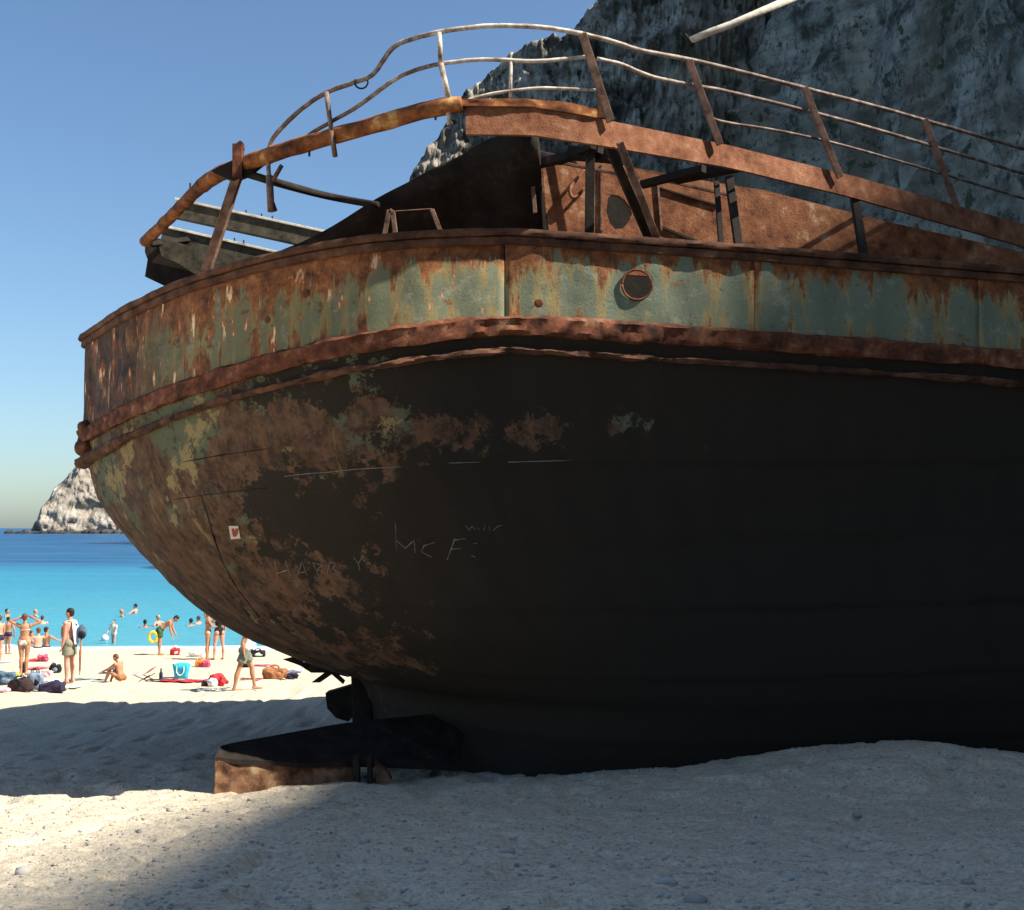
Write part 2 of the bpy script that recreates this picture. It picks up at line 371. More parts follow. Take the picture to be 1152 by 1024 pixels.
# sea
sx = axis(-60, 60, 4, -14000, 14000, 1.2); sy = axis(36, 120, 4, 30, 14000, 1.15)
X, Y = np.meshgrid(sx, sy)
link('sea_water', grid_mesh('sea_water', X, Y, np.zeros_like(X)), MAT_SEA)['kind'] = 'structure'
# low foam crest along the waterline
mb = MB(); pr = []
for k in range(240):
    x = -40 + k * .33; pr.append(Vector((x, 43.0 + .35 * math.sin(x * .7) + .25 * math.sin(x * 2.3), .0)))
MFOAM = noisy('foam', (.72, .75, .75), (.85, .87, .86), 3, .9)
for i in range(0, 239):
    if mnoise.noise(Vector((i * .13, 0, 0))) > .1:
        r_ = .05 + .05 * abs(mnoise.noise(Vector((i * .4, 3, 0))))
        mb.ell(pr[i] + Vector((0, random.uniform(-.3, .9), 0)), (.35, .12, r_ * .9), 8, 5)
tag(mb.build('surf_foam', MFOAM), kind='stuff')

# pebbles on the near sand: joined
vs = []; fs = []
ico = bmesh.new(); bmesh.ops.create_icosphere(ico, subdivisions=1, radius=1); iv = np.array([v.co[:] for v in ico.verts]); ifc = [[v.index for v in f.verts] for f in ico.faces]; ico.free()
def scatter(n, x0, x1, y0, y1, r0, r1, name):
    V = []; Fc = []
    px = RNG.uniform(x0, x1, n); py = y0 + (y1 - y0) * RNG.random(n) ** 1.4; pz = ground_np(px, py)
    for i in range(n):
        r = r0 + (r1 - r0) * RNG.random() ** 4; s = np.array([r * RNG.uniform(.8, 1.4), r * RNG.uniform(.7, 1.1), r * RNG.uniform(.4, .7)])
        a = RNG.uniform(0, 6.28); v = iv * s * (1 + RNG.uniform(-.12, .12, (12, 1)))
        v = np.stack([v[:, 0] * math.cos(a) - v[:, 1] * math.sin(a), v[:, 0] * math.sin(a) + v[:, 1] * math.cos(a), v[:, 2]], -1) + (px[i], py[i], pz[i] + r * .12)
        Fc += [[q + len(V) * 12 for q in f] for f in ifc]; V.append(v)
    me = mesh(name, np.concatenate(V).tolist(), Fc); o = link(name, me, MAT_PEB); o['kind'] = 'stuff'
scatter(22000, -6, 6.5, 4.2, 15, .005, .022, 'pebbles')
scatter(260, -6, 6.5, 5, 15, .02, .06, 'stones')

# ---------------------------------------------------------------- cliff behind and round to the right
def cliff():
    D0 = 300.0
    prof = [(440, 330), (452, 240), (462, 196), (480, 166), (500, 140), (520, 110), (545, 82), (560, 66), (590, 42), (620, 33), (650, 22), (676, 0), (700, -50), (760, -120), (860, -190)]
    pts = [(-37, D0, 2)]
    for px, py in prof:
        p = at(px, py, D0); pts.append((p.x, D0, p.z))
    pts += [(70, 285, 192), (84, 260, 195), (88, 230, 190), (88, 150, 155), (87, 100, 138), (86, 60, 112), (86, 10, 98.9), (86, -6, 98.4), (86, -14, 98.0), (86, -22, 99.7), (86, -30, 103.0), (84, -60, 108), (80, -100, 108), (40, -150, 100)]
    P = np.array(pts, float); d = np.r_[0, np.cumsum(np.hypot(np.diff(P[:, 0]), np.diff(P[:, 1])))]
    U = np.unique(np.r_[np.linspace(0, 115, 330), np.linspace(115, d[-1], 170)])
    px = np.interp(U, d, P[:, 0]); py = np.interp(U, d, P[:, 1]); top = np.interp(U, d, P[:, 2])
    tx = np.gradient(px); ty = np.gradient(py); l = np.hypot(tx, ty); nx, ny = ty / l, -tx / l          # towards the beach
    k = np.ones(9) / 9
    nx = np.convolve(np.pad(nx, 4, mode='edge'), k, 'valid'); ny = np.convolve(np.pad(ny, 4, mode='edge'), k, 'valid')
    top = top + fbm(U * .12, U * 0 + 3, 4, .5) * 6 * np.clip((U - 5) / 10, 0, 1) * np.where(py < 60, .12, 1)
    V = np.linspace(0, 1, 170)
    UU, VV = np.meshgrid(U, V); TOP = top[None]
    Zc = -6 + (TOP + 6) * np.minimum(VV / .86, 1)
    back = np.clip((VV - .86) / .14, 0, 1)
    out = (fbm(UU * .035, Zc * .02, 6, .55)) * 34 + (np.abs(fbm(UU * .11 + 9, Zc * .05, 5, .6)) - .15) * -16 + fbm(UU * .4, Zc * .55, 5, .66) * 4.2 - (np.abs(((Zc / 7.5 + fbm(UU * .06, Zc * .05, 4) * 3) % 1) - .5) < .07) * 1.1
    rg_ = 1 - np.abs(fbm(UU * .16 + 4, Zc * .045 + 2, 6, .62)) * 5; out = out - np.clip(rg_, 0, 1) ** 2 * 2.6 - np.clip(1 - np.abs(fbm(UU * .35 + 14, Zc * .12 + 2, 5, .6)) * 6, 0, 1) ** 2 * .9
    out = out + np.sin(Zc * .35 + fbm(UU * .03, Zc * .03, 3) * 9) * 1.0
    out = out * np.clip((1 - VV) * 3 + .25, 0, 1) + (1 - Zc / TOP) * 14
    out = np.where(UU > 118, out * .55, out)
    out = out - back * (60 + 0 * UU)
    Zc = Zc + back * 6 * (1 + fbm(UU * .1, VV * 5, 3) * 2) * np.clip((UU - 20) / 40, 0, 1) * 0 - back ** 2 * 8
    Xc = px[None] + nx[None] * out; Yc = py[None] + ny[None] * out
    Xc = Xc + (UU < 14) * (-(1 - Zc / TOP) * 2)
    o = link('cliff', grid_mesh('cliff', Xc, Yc, Zc), MAT_CLIFF, smooth=False); o['kind'] = 'structure'; return o
cliff()

def island():
    prof = [(44, 602), (52, 597), (58, 580), (63, 566), (68, 550), (78, 541), (85, 531), (92, 526), (99, 520), (108, 528), (118, 536), (130, 545), (150, 556), (180, 575), (215, 602)]
    D = 950.0
    xs_ = np.linspace(at(44, 600, D).x, at(215, 600, D).x, 220); top = np.interp(xs_, [at(a, b, D).x for a, b in prof], [at(a, b, D).z for a, b in prof])
    ys_ = np.linspace(-1, 1, 90)
    XX, VV = np.meshgrid(xs_, ys_)
    g = (1 - np.abs(VV) ** 1.6) ** .8
    ZZ = top[None] * 1.12 * g * (1 + fbm(XX * .12, VV * 6, 5, .6) * .18 * (1 - g * .6)) - 1.0
    crev = np.abs(fbm(XX * .05 + 3, VV * 2.5, 5, .6)) ; ZZ = ZZ - np.clip(.05 - crev, 0, 1) * 90 * g * (1 - g)
    YY = D + VV * 42 + fbm(XX * .04, ZZ * .05, 5, .55) * 30 + np.abs(fbm(XX * .08, ZZ * .06 + 7, 4, .5)) * -7
    XX = XX + fbm(XX * .1 + 5, ZZ * .15, 4, .6) * 6 * (1 - g)
    link('island', grid_mesh('island', XX, YY, ZZ), MAT_ISLE, smooth=False)['kind'] = 'structure'
    mb = MB()
    for i in range(60):
        x = at(40, 600, D).x + (at(220, 600, D).x - at(40, 600, D).x) * i / 59
        mb.ell((x, D - 42 + random.uniform(-6, 6), .2), (random.uniform(3, 6), 5, random.uniform(1.2, 3.6)), 7, 5)
    tag(mb.build('shore_rocks', MAT_REEF, smooth=False), kind='stuff')
island()
# ---------------------------------------------------------------- shipwreck
PSI = .15
AX = Vector((math.cos(PSI), math.sin(PSI), 0)); AN = Vector((math.sin(PSI), -math.cos(PSI), 0))   # forward, towards the near side
RIM_PX = [(818, 283), (700, 272), (560, 266), (500, 267), (436, 270), (377, 277), (295, 294), (221, 316), (186, 330), (142, 351), (112, 372), (99, 380)]
def Hx(X): return CAMZ + 3.14 - (.045 * X if X > 0 else -.075 * X)
rim = []
for px, py in RIM_PX:
    z = Hx(0)
    for k in range(40):
        p = atz(px, py, z); z = Hx(p.x)
    rim.append(p)
ext = rim[-1]; nearm = max(p.dot(AN) for p in rim)
a_ext = ext.dot(AX) - .10; m_c = ext.dot(AN) - .28
O = AX * a_ext + AN * m_c
BEAM = nearm - m_c
def ship(s, t, z): return Vector((O.x, O.y, 0)) + AX * s + AN * t + Vector((0, 0, z))
tab = sorted([(p.dot(AX) - a_ext, p.dot(AN) - m_c) for p in rim])
tab = [(0, 0), (.03, .15)] + tab
tab = [q for q in tab if q[0] < 6.3] + [(8, BEAM), (26, BEAM), (30, BEAM * .9), (34, BEAM * .62), (37, BEAM * .28), (38.5, .02)]
ts = np.array([q[0] for q in tab]); tt = np.array([q[1] for q in tab])
# columns: dense round the stern
u_cols = np.r_[np.linspace(0, 1, 130) ** 1.4 * 8, np.linspace(8, 20, 150)[1:], np.linspace(20, 38.5, 50)[1:]]
def cr(xq, x, y):                             # monotone-ish smoothing of the half-beam table
    r = np.interp(xq, x, y); return r
rim_t = cr(u_cols, ts, tt)
kk = np.array([1, 2, 3, 2, 1]) / 9
for _ in range(5):
    q = np.convolve(np.pad(rim_t, 2, mode='edge'), kk, 'valid'); w = np.clip((u_cols - .15) / .5, 0, 1); rim_t = rim_t * (1 - w) + q * w
rim_t[-1] = .02
def rimz(s):                                  # height of the rail along the ship, from the world x of the near side
    s = np.asarray(s, float); X = O.x + AX.x * s + AN.x * BEAM * np.clip(s / 5, 0, 1)
    z = np.where(X > 0, CAMZ + 3.14 - .045 * np.minimum(X, 8), CAMZ + 3.14 + .075 * X)
    return z + np.clip((s - 20) / 18, 0, 1) ** 2 * 2.2
def bulw(s): return 1.02 + .42 * np.clip(1 - s / 5.5, 0, 1) ** 1.3    # height of the bulwark band
# lower levels: v (0 top .. 1 bottom): z, stern offset, beam factor, run length, entry exponent
zb0 = CAMZ + 2.0
LV = np.array([ # z_rel, s_off, beam, L, e, blend to analytic shape
    [1.9, .00, 1.0, 6.0, .5, 0], [1.0, .16, .948, 6.2, .5, .15], [.5, .38, .918, 6.4, .52, .4], [0.05, .64, .892, 6.6, .55, .7],
    [-.68, 1.16, .865, 6.8, .6, 1], [-1.15, 1.66, .848, 6.9, .62, 1], [-1.58, 2.36, .83, 7.0, .65, 1], [-1.98, 3.3, .81, 6.6, .68, 1],
    [-2.2, 3.95, .79, 6.2, .66, 1], [-2.7, 4.15, .75, 6.0, .64, 1], [-3.4, 4.2, .68, 6.0, .6, 1], [-4.4, 4.25, .58, 6.0, .6, 1]])
def level(v):
    v = np.clip(v, 0, 1) * (len(LV) - 1); i = int(min(v, len(LV) - 2)); f = v - i
    p0, p1, p2, p3 = LV[max(i - 1, 0)], LV[i], LV[i + 1], LV[min(i + 2, len(LV) - 1)]
    return .5 * ((2 * p1) + (p2 - p0) * f + (2 * p0 - 5 * p1 + 4 * p2 - p3) * f * f + (3 * p1 - p0 - 3 * p2 + p3) * f ** 3)
def row(v):
    """s, t, z arrays of one hull row"""
    zr, so, bf, L, e, bl = level(v); bl = min(max(bl, 0), 1)
    s = u_cols
    ta = rim_t * bf
    u = np.clip(s / L, 0, 1); tb = BEAM * bf * (1 - (1 - u) ** 2) ** e
    fwd = np.clip((s - 12) / 14, 0, 1); tb = np.where(s > 12, np.minimum(tb, rim_t * bf), tb)
    t = ta * (1 - bl) + tb * bl
    s2 = s + so * (1 - np.clip(s / 14, 0, 1)) * 1.0
    s2 = s2 - np.clip((s - 26) / 12.5, 0, 1) * v * 4.0                     # raked bow
    ztop = rimz(s) - bulw(s); zlow = CAMZ + zr
    wv = np.clip((1.9 - zr) / 2.5, 0, 1)
    z = zlow + (ztop - zb0 + .1) * (1 - wv)
    return s2, t, z
NV = 132
rows = [row(v) for v in np.linspace(0, 1, NV)]
Sg = np.array([r[0] for r in rows]); Tg = np.array([r[1] for r in rows]); Zg = np.array([r[2] for r in rows])
arc = np.r_[0, np.cumsum(np.hypot(np.diff(u_cols), np.diff(rim_t)))]
def full(side_arr, neg=False):                # far side (reversed) + near side
    return np.concatenate([(-side_arr if neg else side_arr)[:, :0:-1], side_arr], 1)
SF = full(Sg); TF = full(Tg, True); ZF = full(Zg)
AF = np.concatenate([-arc[:0:-1], arc])[None] + 0 * SF
dent = fbm(AF * .9 + 30, ZF * 1.1, 4, .55) * .045 + fbm(AF * 4, ZF * 4, 4, .6) * .03
lap = (ZF - CAMZ + .12 * np.sin(AF * .2)) / .82; kcol = np.floor(lap)
butt = np.abs(((AF + kcol * 1.37) / 3.1) % 1 - .5) * 3.1
laps = ((lap % 1) - .5) * -.030 - .014 * (butt < .05)
frames = laps * .8 - .004 * np.cos(AF * 2 * math.pi / .62) * np.clip((ZF - CAMZ + 2.6) / 1.5, .2, 1)
PX = O.x + AX.x * SF + AN.x * TF; PY = O.y + AX.y * SF + AN.y * TF
# outward push by the plan normal
gx = np.gradient(PX, axis=1); gy = np.gradient(PY, axis=1); gl = np.hypot(gx, gy) + 1e-9
NX, NY = gy / gl, -gx / gl
offs = (dent + frames) * np.clip(np.linspace(0, 1, NV) * 12, 0, 1)[:, None]
PX = PX + NX * offs; PY = PY + NY * offs
wreck = empty('shipwreck', (2, 15, 1.4)); bpy.context.view_layer.update()
tag(wreck, 'huge rusting steel ship with green bulwark stranded stern first on the sand', 'shipwreck')
def wr(o):                                    # keep world coordinates of a part of the ship
    o.parent = wreck; o.matrix_parent_inverse = Matrix.Translation((-2, -15, -1.4)); return o
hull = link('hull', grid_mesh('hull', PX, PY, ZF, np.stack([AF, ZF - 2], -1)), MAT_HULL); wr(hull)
bm = bmesh.new(); bm.from_mesh(hull.data); HB = BVHTree.FromBMesh(bm); bm.free()
def on_hull(px, py, off=.004):
    d = ray(px, py).normalized(); h = HB.ray_cast(Vector((0, 0, CAMZ)), d)
    if h[0] is None: return at(px, py, 14.5), -d
    n = h[1] if h[1].dot(d) < 0 else -h[1]
    return h[0] + n * off, n

# rail line and its normals
cl_s = np.concatenate([u_cols[:0:-1], u_cols]); cl_t = np.concatenate([-rim_t[:0:-1], rim_t])
cl_a = np.concatenate([-arc[:0:-1], arc])
def rail_point(a_):                           # arc length -> s, t
    return np.interp(a_, cl_a, cl_s), np.interp(a_, cl_a, cl_t)
def rail_frame(a_, zfrac=1.0, inset=0.0):
    s0, t0 = rail_point(a_); s1, t1 = rail_point(a_ + .06); s2, t2 = rail_point(a_ - .06)
    d = AX * (s1 - s2) + AN * (t1 - t2); n = Vector((d.y, -d.x, 0)).normalized()
    zt = float(rimz(s0)); zb = zt - float(bulw(s0)); p = ship(s0, t0, zb + (zt - zb) * zfrac)
    return p - n * inset, n
def px_of(p):
    v = p - Vector((0, 0, CAMZ)); dep = v.y * cP + v.z * sP; up = -v.y * sP + v.z * cP
    return 576 + F * v.x / dep, 512 - F * up / dep
def arc_at_px(px):                            # near-side arc length that projects on column px
    lo, hi = 0.3, 30
    for _ in range(40):
        m = (lo + hi) / 2
        if px_of(rail_frame(m)[0])[0] < px: lo = m
        else: hi = m
    return lo
print('BEAM', BEAM, 'arc560', arc_at_px(560), 'arc300', arc_at_px(300), 'arc818', arc_at_px(818))
A0 = float(arc_at_px(568))
# bulwark plates, each its own sheet with thickness and a recessed joint
seams = [-44, -30, -20, -14, -9, -5, -1.6, A0, A0 + 2.75, A0 + 5.4, A0 + 8.2, A0 + 11, A0 + 15, A0 + 20, A0 + 26, 44]
seams = [min(max(q, cl_a[0]), cl_a[-1]) for q in seams]
def plate_mesh(a0, a1, thick=.018, gap=.006, lean=0, z0=0.0, z1=1.0):
    n = max(6, int((a1 - a0) / .07)); m = 14; vs = []; uvs = []
    for side in (0, 1):
        for j in range(m + 1):
            for i in range(n + 1):
                a_ = a0 + gap + (a1 - a0 - 2 * gap) * i / n; f = z0 + (z1 - z0) * j / m
                p, nn = rail_frame(a_, f)
                w = .020 * mnoise.noise(Vector((a_ * 1.6, f * 2, 1))) + .010 * mnoise.noise(Vector((a_ * 5, f * 6, 4))) - .012 * math.cos(a_ * 2 * math.pi / .62) * math.sin(f * 3.14)
                p = p + nn * (w + lean - side * thick); vs.append(p); uvs.append((a_, f))
    fs = []; K = (m + 1) * (n + 1)
    for j in range(m):
        for i in range(n):
            q = j * (n + 1) + i; fs.append((q, q + 1, q + n + 2, q + n + 1)); fs.append((K + q, K + q + n + 1, K + q + n + 2, K + q + 1))
    for i in range(n):
        fs.append((i, K + i, K + i + 1, i + 1)); q = m * (n + 1) + i; fs.append((q, q + 1, K + q + 1, K + q))
    for j in range(m):
        q = j * (n + 1); fs.append((q, q + n + 1, K + q + n + 1, K + q)); q += n; fs.append((q, K + q, K + q + n + 1, q + n + 1))
    me = mesh('bulwark_plate', vs, fs); me.materials.append(MAT_BUL)
    l = me.uv_layers.new(name='UVMap'); li = np.empty(len(me.loops), np.int32); me.loops.foreach_get('vertex_index', li)
    l.data.foreach_set('uv', np.array(uvs, np.float32)[li].ravel()); return me
a_hole = arc_at_px(716)
for k in range(len(seams) - 1):
    if seams[k + 1] - seams[k] < .2: continue
    o = link('bulwark_plate', plate_mesh(seams[k], seams[k + 1], lean=[0, .003][k % 2], gap=.006 if (abs(seams[k] - A0) < .01 or abs(seams[k + 1] - A0) < .01) else .0015), None); wr(o)
    if seams[k] < a_hole < seams[k + 1]:
        p, nn = rail_frame(a_hole, .56); hm = MB(); hm.tube([p - nn * .3, p + nn * .3], .155, 28)
        h = link('cutter', hm.mesh(), MAT_STRAKE); b = o.modifiers.new('b', 'BOOLEAN'); b.object = h; b.solver = 'EXACT'; apply_mods(o); bpy.data.objects.remove(h)
        rm = MB(); q = Vector((0, 0, 1)); tx = nn.cross(q).normalized()
        ring = [p + nn * .012 + tx * (math.cos(w) * .165) + q * (math.sin(w) * .165) for w in np.linspace(0, 2 * math.pi, 33)]
        rm.tube(ring, .014, 6); wr(rm.build('porthole_ring', MAT_STRAKE))
# cap rail and rubbing strakes
def swept(name, prof, a0, a1, f, mat, step=.09, rough=0.0, dz=None, dn=None, seed=0, sz=None):
    n = int((a1 - a0) / step); pts = []; nr = []
    vs = []; k = len(prof); mb = MB()
    for i in range(n + 1):
        a_ = a0 + (a1 - a0) * i / n; p, nn = rail_frame(a_, f)
        if dz: p = p + Vector((0, 0, dz(a_)))
        if dn: p = p + nn * dn(a_)
        for j, (o_, u_) in enumerate(prof):
            if sz: o_ *= sz(a_); u_ *= sz(a_)
            w = rough * mnoise.noise(Vector((a_ * 4.0, j * 1.7, seed))) + rough * .7 * mnoise.noise(Vector((a_ * 13, j * 2.3, seed + 5)))
            w2 = rough * .7 * mnoise.noise(Vector((a_ * 2.3, j * .5, seed + 9))) + rough * .35 * mnoise.noise(Vector((a_ * 11, j * 1.7, seed + 11)))
            vs.append(p + nn * (o_ + w) + Vector((0, 0, u_ + w2)))
    fs = [(i * k + j, i * k + (j + 1) % k, (i + 1) * k + (j + 1) % k, (i + 1) * k + j) for i in range(n) for j in range(k)]
    fs += [tuple(range(k)), tuple(n * k + j for j in range(k - 1, -1, -1))]
    mb.add(vs, fs); return wr(sharp(mb.build(name, mat), 50))
capprof = [(.075, -.005), (.09, .03), (.075, .07), (.0, .085), (-.10, .08), (-.13, .05), (-.13, 0), (-.03, -.01)]
swept('cap_rail', capprof, -38, 38, 1.0, MAT_RAILCAP, .07, .012)
swept('cap_rail_lip', [(.035, -.10), (.05, -.09), (.05, -.02), (.02, -.008), (-.0, -.10)], -1, 38, 1.0, MAT_RAILCAP, .07, .010, seed=3)
stp = [(.0, -.10), (.055, -.105), (.075, -.05), (.06, .02), (.075, .08), (.02, .12), (-.02, .10), (-.02, -.1)]
swept('rubbing_strake', stp, -38, 38, 0.0, MAT_STRAKE, .05, .032, dz=lambda a_: .04, seed=1)
sp2 = [(.0, -.09), (.05, -.095), (.10, -.05), (.11, .0), (.10, .05), (.05, .085), (-.02, .09), (-.05, -.09)]
gapf = lambda a_: -.22 - .10 * max(0, 1 - abs(a_) / 5.0)
swept('rubbing_strake', sp2, -12, 36, 0.0, MAT_RAILCAP, .05, .035, dz=gapf, dn=lambda a_: .004, seed=2, sz=lambda a_: .85 - .5 * min(1, max(0, (a_ - 1) / 2.5)) + .12 * mnoise.noise(Vector((a_ * 1.9, 0, 0))))
# torn lump where the strakes end on the stern corner
for (px, py, r_) in ((99, 488, .17), (97, 506, .15)):
    p = at(px + 4, py, (rim[-1].y) + .1); mb = MB(); mb.ell(p, (r_, .3, r_ * 1.05), 16, 12); me = mb.mesh(); wobble(me, .05, 6, px)
    wr(link('fender_lump', me, MAT_STRAKE))
# patches riveted on the bulwark
for px, f in ((302, .45), (345, .62), (606, .3)):
    a_ = arc_at_px(px); p, nn = rail_frame(a_, f); mb = MB(); rq = nn.to_track_quat('Z', 'Y').to_matrix()
    mb.ell(p + nn * .01, (.05, .045, .008), 14, 8, rq); wr(mb.build('riveted_patch', MAT_STRAKE))
# mooring slots in the after bulwark are marked by small studs
a_ = 2.6
# deck
vs = []; n = len(u_cols)
L_ = [ship(s, t * .985, float(rimz(s) - bulw(s)) + .04) for s, t in zip(u_cols, rim_t)]; Rr = [ship(s, -t * .985, float(rimz(s) - bulw(s)) + .04) for s, t in zip(u_cols, rim_t)]
mb = MB(); mb.add(L_ + Rr, [(i, i + 1, n + i + 1, n + i) for i in range(n - 1)]); wr(mb.build('deck', MAT_RAILCAP))

# stern post, rudder and torn bits underneath
def prism(mb, pxs, Y0, Y1):
    mb.plate([at(x, y, Y0) for x, y in pxs], 0); return mb
def slab(name, pxs, Yf, depth, mat, seed=0, am=.012):
    """outline seen from the beach at depth Yf, given real thickness away from the camera"""
    f = [at(x, y, Yf) for x, y in pxs]; b = [p + Vector((0, depth, 0)) for p in f]; k = len(f)
    mb = MB(); mb.add(f + b, [tuple(range(k)), tuple(k + i for i in range(k - 1, -1, -1))] + [(i, k + i, k + (i + 1) % k, (i + 1) % k) for i in range(k)])
    o = mb.build(name, mat, smooth=False); wr(o); return o
cy = O.y + AX.y * 4.2
PXC = cy + .05
post = MB(); pc = ship(4.1, 0, 0)
post.beam((pc.x - .02, pc.y, CAMZ - 4.3), (pc.x - .10, pc.y, CAMZ - 2.05), .34, .30, (1, 0, 0)); wr(post.build('stern_post', MAT_DARK, bevel=.03))
Yk = pc.y
slab('rudder_stock', [(366, 780), (380, 776), (400, 770), (402, 800), (392, 812), (378, 808), (368, 797)], Yk - .15, .3, MAT_DARK)
slab('torn_frame', [(350, 768), (360, 768), (376, 757), (366, 756)], Yk - .1, .05, MAT_DARK)
slab('torn_frame', [(372, 758), (377, 756), (388, 766), (386, 770)], Yk - .1, .05, MAT_DARK)
slab('torn_frame', [(318, 742), (330, 739), (348, 749), (344, 752), (335, 748)], Yk - .2, .05, MAT_DARK)
slab('torn_frame', [(336, 748), (352, 746), (392, 752), (392, 762), (372, 757), (350, 757)], Yk - .2, .3, MAT_DARK)
# the rudder lying on the sand: rust face to the beach, top coloured dark for the deep shade under the hull
def rudder():
    N = 26; vs = []; top0 = []; 
    Yl, Yr = 13.2, 14.3
    fr = [(243, 850), (262, 853), (300, 855), (350, 858), (400, 857), (520, 862)]
    lo = [(238, 905), (262, 903), (300, 897), (350, 888), (400, 882), (520, 884)]
    bk = [(249, 839), (266, 835), (305, 828), (350, 820), (400, 812), (520, 800)]
    fy = [13.0, 13.1, 13.3, 13.55, 13.75, 14.3]
    F_, L__, B_ = [], [], []
    for i in range(len(fr)):
        F_.append(at(*fr[i], fy[i])); L__.append(at(*lo[i], fy[i] - .06)); B_.append(at(*bk[i], fy[i] + (.25 + .45 * i / 5 * 2)))
    F_ = smooth_pts(F_, 8); L__ = smooth_pts(L__, 8); B_ = smooth_pts(B_, 8); n = len(F_)
    BL = [p - Vector((0, 0, .7)) for p in B_]
    a = MB(); a.add(F_ + B_ + BL + [p - Vector((0, 0, .25)) for p in L__], [(i, i + 1, n + i + 1, n + i) for i in range(n - 1)])
    # top plate with overhanging thick edge
    tp = MB(); lip = [p + Vector((0, -.05, .0)) for p in F_]; lip2 = [p + Vector((0, -.05, -.05)) for p in F_]; bk2 = [p - Vector((0, 0, .05)) for p in B_]
    tp.add(lip + B_ + bk2 + lip2, [(i, i + 1, n + i + 1, n + i) for i in range(n - 1)] + [(n + i, n + i + 1, 2 * n + i + 1, 2 * n + i) for i in range(n - 1)] + [(2 * n + i, 2 * n + i + 1, 3 * n + i + 1, 3 * n + i) for i in range(n - 1)] + [(3 * n + i, 3 * n + i + 1, i + 1, i) for i in range(n - 1)] + [(0, n, 2 * n, 3 * n), (n - 1, 2 * n - 1, 3 * n - 1, 4 * n - 1)])
    o = tp.build('blade_top', MAT_DARK, smooth=False); 
    # face with relief
    m = 16; V = []; nt = n; F_, L__, n = F_[:33], L__[:33], 33
    for j in range(m + 1):
        for i in range(n):
            p = F_[i].lerp(L__[i] - Vector((0, 0, .12)), j / m); w = mnoise.noise(p * 2.6) * .07 + mnoise.noise(p * 9) * .03 + .025 * mnoise.noise(Vector((p.x * 7, p.y, p.z * 1.2)))
            V.append(p + Vector((0, -w, 0)))
    f = MB(); K = len(V); V2 = [p + Vector((0, .25, 0)) for p in V]
    f.add(V + V2, [(j * n + i, j * n + i + 1, (j + 1) * n + i + 1, (j + 1) * n + i) for j in range(m) for i in range(n - 1)] + [(K + j * n + i, K + (j + 1) * n + i, K + (j + 1) * n + i + 1, K + j * n + i + 1) for j in range(m) for i in range(n - 1)]
          + [(i * n, (i + 1) * n, K + (i + 1) * n, K + i * n) for i in range(m)] + [(i, K + i, K + i + 1, i + 1) for i in range(n - 1)])
    o2 = f.build('rust_face', MAT_RUDDER)
    e = MB()
    for i in range(0, n - 6, 9):
        e.beam(F_[i] + Vector((0, -.04, -.03)), L__[i] + Vector((0, -.04, 0)), .05, .05, (0, 1, 0))
    o3 = e.build('stiffener', MAT_RUDDER)
    for q in (o, o2): wr(q)
    bpy.data.objects.remove(o3)
rudder()
for x0, x1 in ((397, 404), (413, 418)):
    slab('keel_bracket', [(x0, 850), (x1, 850), (x1, 884), (x0, 884)], 13.55, .12, MAT_RUDDER if x0 == 0 else MAT_DARK)
slab('keel_bracket', [(421, 858), (434, 868), (440, 878), (424, 884)], 13.6, .15, MAT_RUDDER)

# ------- poop deck remains
DE = [(163, 272), (180, 256), (200, 236), (222, 214), (243, 198), (270, 186), (300, 176), (330, 166), (380, 152), (440, 135), (490, 122), (520, 118), (590, 117), (670, 128), (740, 148), (818, 168), (960, 205), (1160, 262)]
def dz_(X): return CAMZ + 4.42 - (-.10 * X if X < 0 else .05 * X)
DEp = []
for px, py in DE:
    z = dz_(0)
    for k in range(30): p = atz(px, py, z); z = dz_(p.x)
    DEp.append(p)
def Yedge(px): return float(np.interp(px, [q[0] for q in DE], [p.y for p in DEp]))
E = smooth_pts(DEp, 6)
tb = MB(); tb.tube(smooth_pts(DEp[:12], 6), [.075] * 20 + [.088] * (len(smooth_pts(DEp[:12], 6)) - 20), 12); me = tb.mesh(); wobble(me, .012, 5)
wr(link('deck_edge_beam', me, MAT_BEAM))
# thick brown side plate of the boat deck
def band(name, top, bot, mat, th=.05, Yoff=0):
    n = 40; X0, X1 = top[0][0], top[-1][0]; V = []; 
    for k in (0, 1):
        for i in range(n + 1):
            x = X0 + (X1 - X0) * i / n; yt = np.interp(x, [q[0] for q in top], [q[1] for q in top]); yb = np.interp(x, [q[0] for q in bot], [q[1] for q in bot]); Y_ = Yedge(x) + Yoff
            for j in range(5):
                p = at(x, yt + (yb - yt) * j / 4, Y_); p.y += th * k - .012 * mnoise.noise(Vector((i * .3, j * .6, 2))); V.append(p)
    K = (n + 1) * 5; fs = []
    for i in range(n):
        for j in range(4):
            q = i * 5 + j; fs.append((q, q + 1, q + 6, q + 5)); fs.append((K + q, K + q + 5, K + q + 6, K + q + 1))
        fs.append((i * 5, i * 5 + 5, K + i * 5 + 5, K + i * 5)); fs.append((i * 5 + 4, K + i * 5 + 4, K + i * 5 + 9, i * 5 + 9))
    fs.append((0, K, K + 1, 1)); fs += [(j, K + j, K + j + 1, j + 1) for j in range(1, 4)]
    mb = MB(); mb.add(V, fs); return wr(sharp(mb.build(name, mat), 40))
band('side_plate', [(524, 118), (600, 119), (672, 133), (818, 163), (960, 198), (1160, 255)], [(529, 151), (600, 152), (690, 166), (818, 188), (960, 222), (1160, 280)], MAT_PLATE)
band('edge_angle', [(520, 111), (590, 111), (640, 115), (672, 123)], [(520, 119), (600, 120), (672, 132)], MAT_BEAM, .12, -.03)
band('edge_angle', [(672, 122), (673, 122)], [(672, 132), (673, 132)], MAT_BEAM, .1)
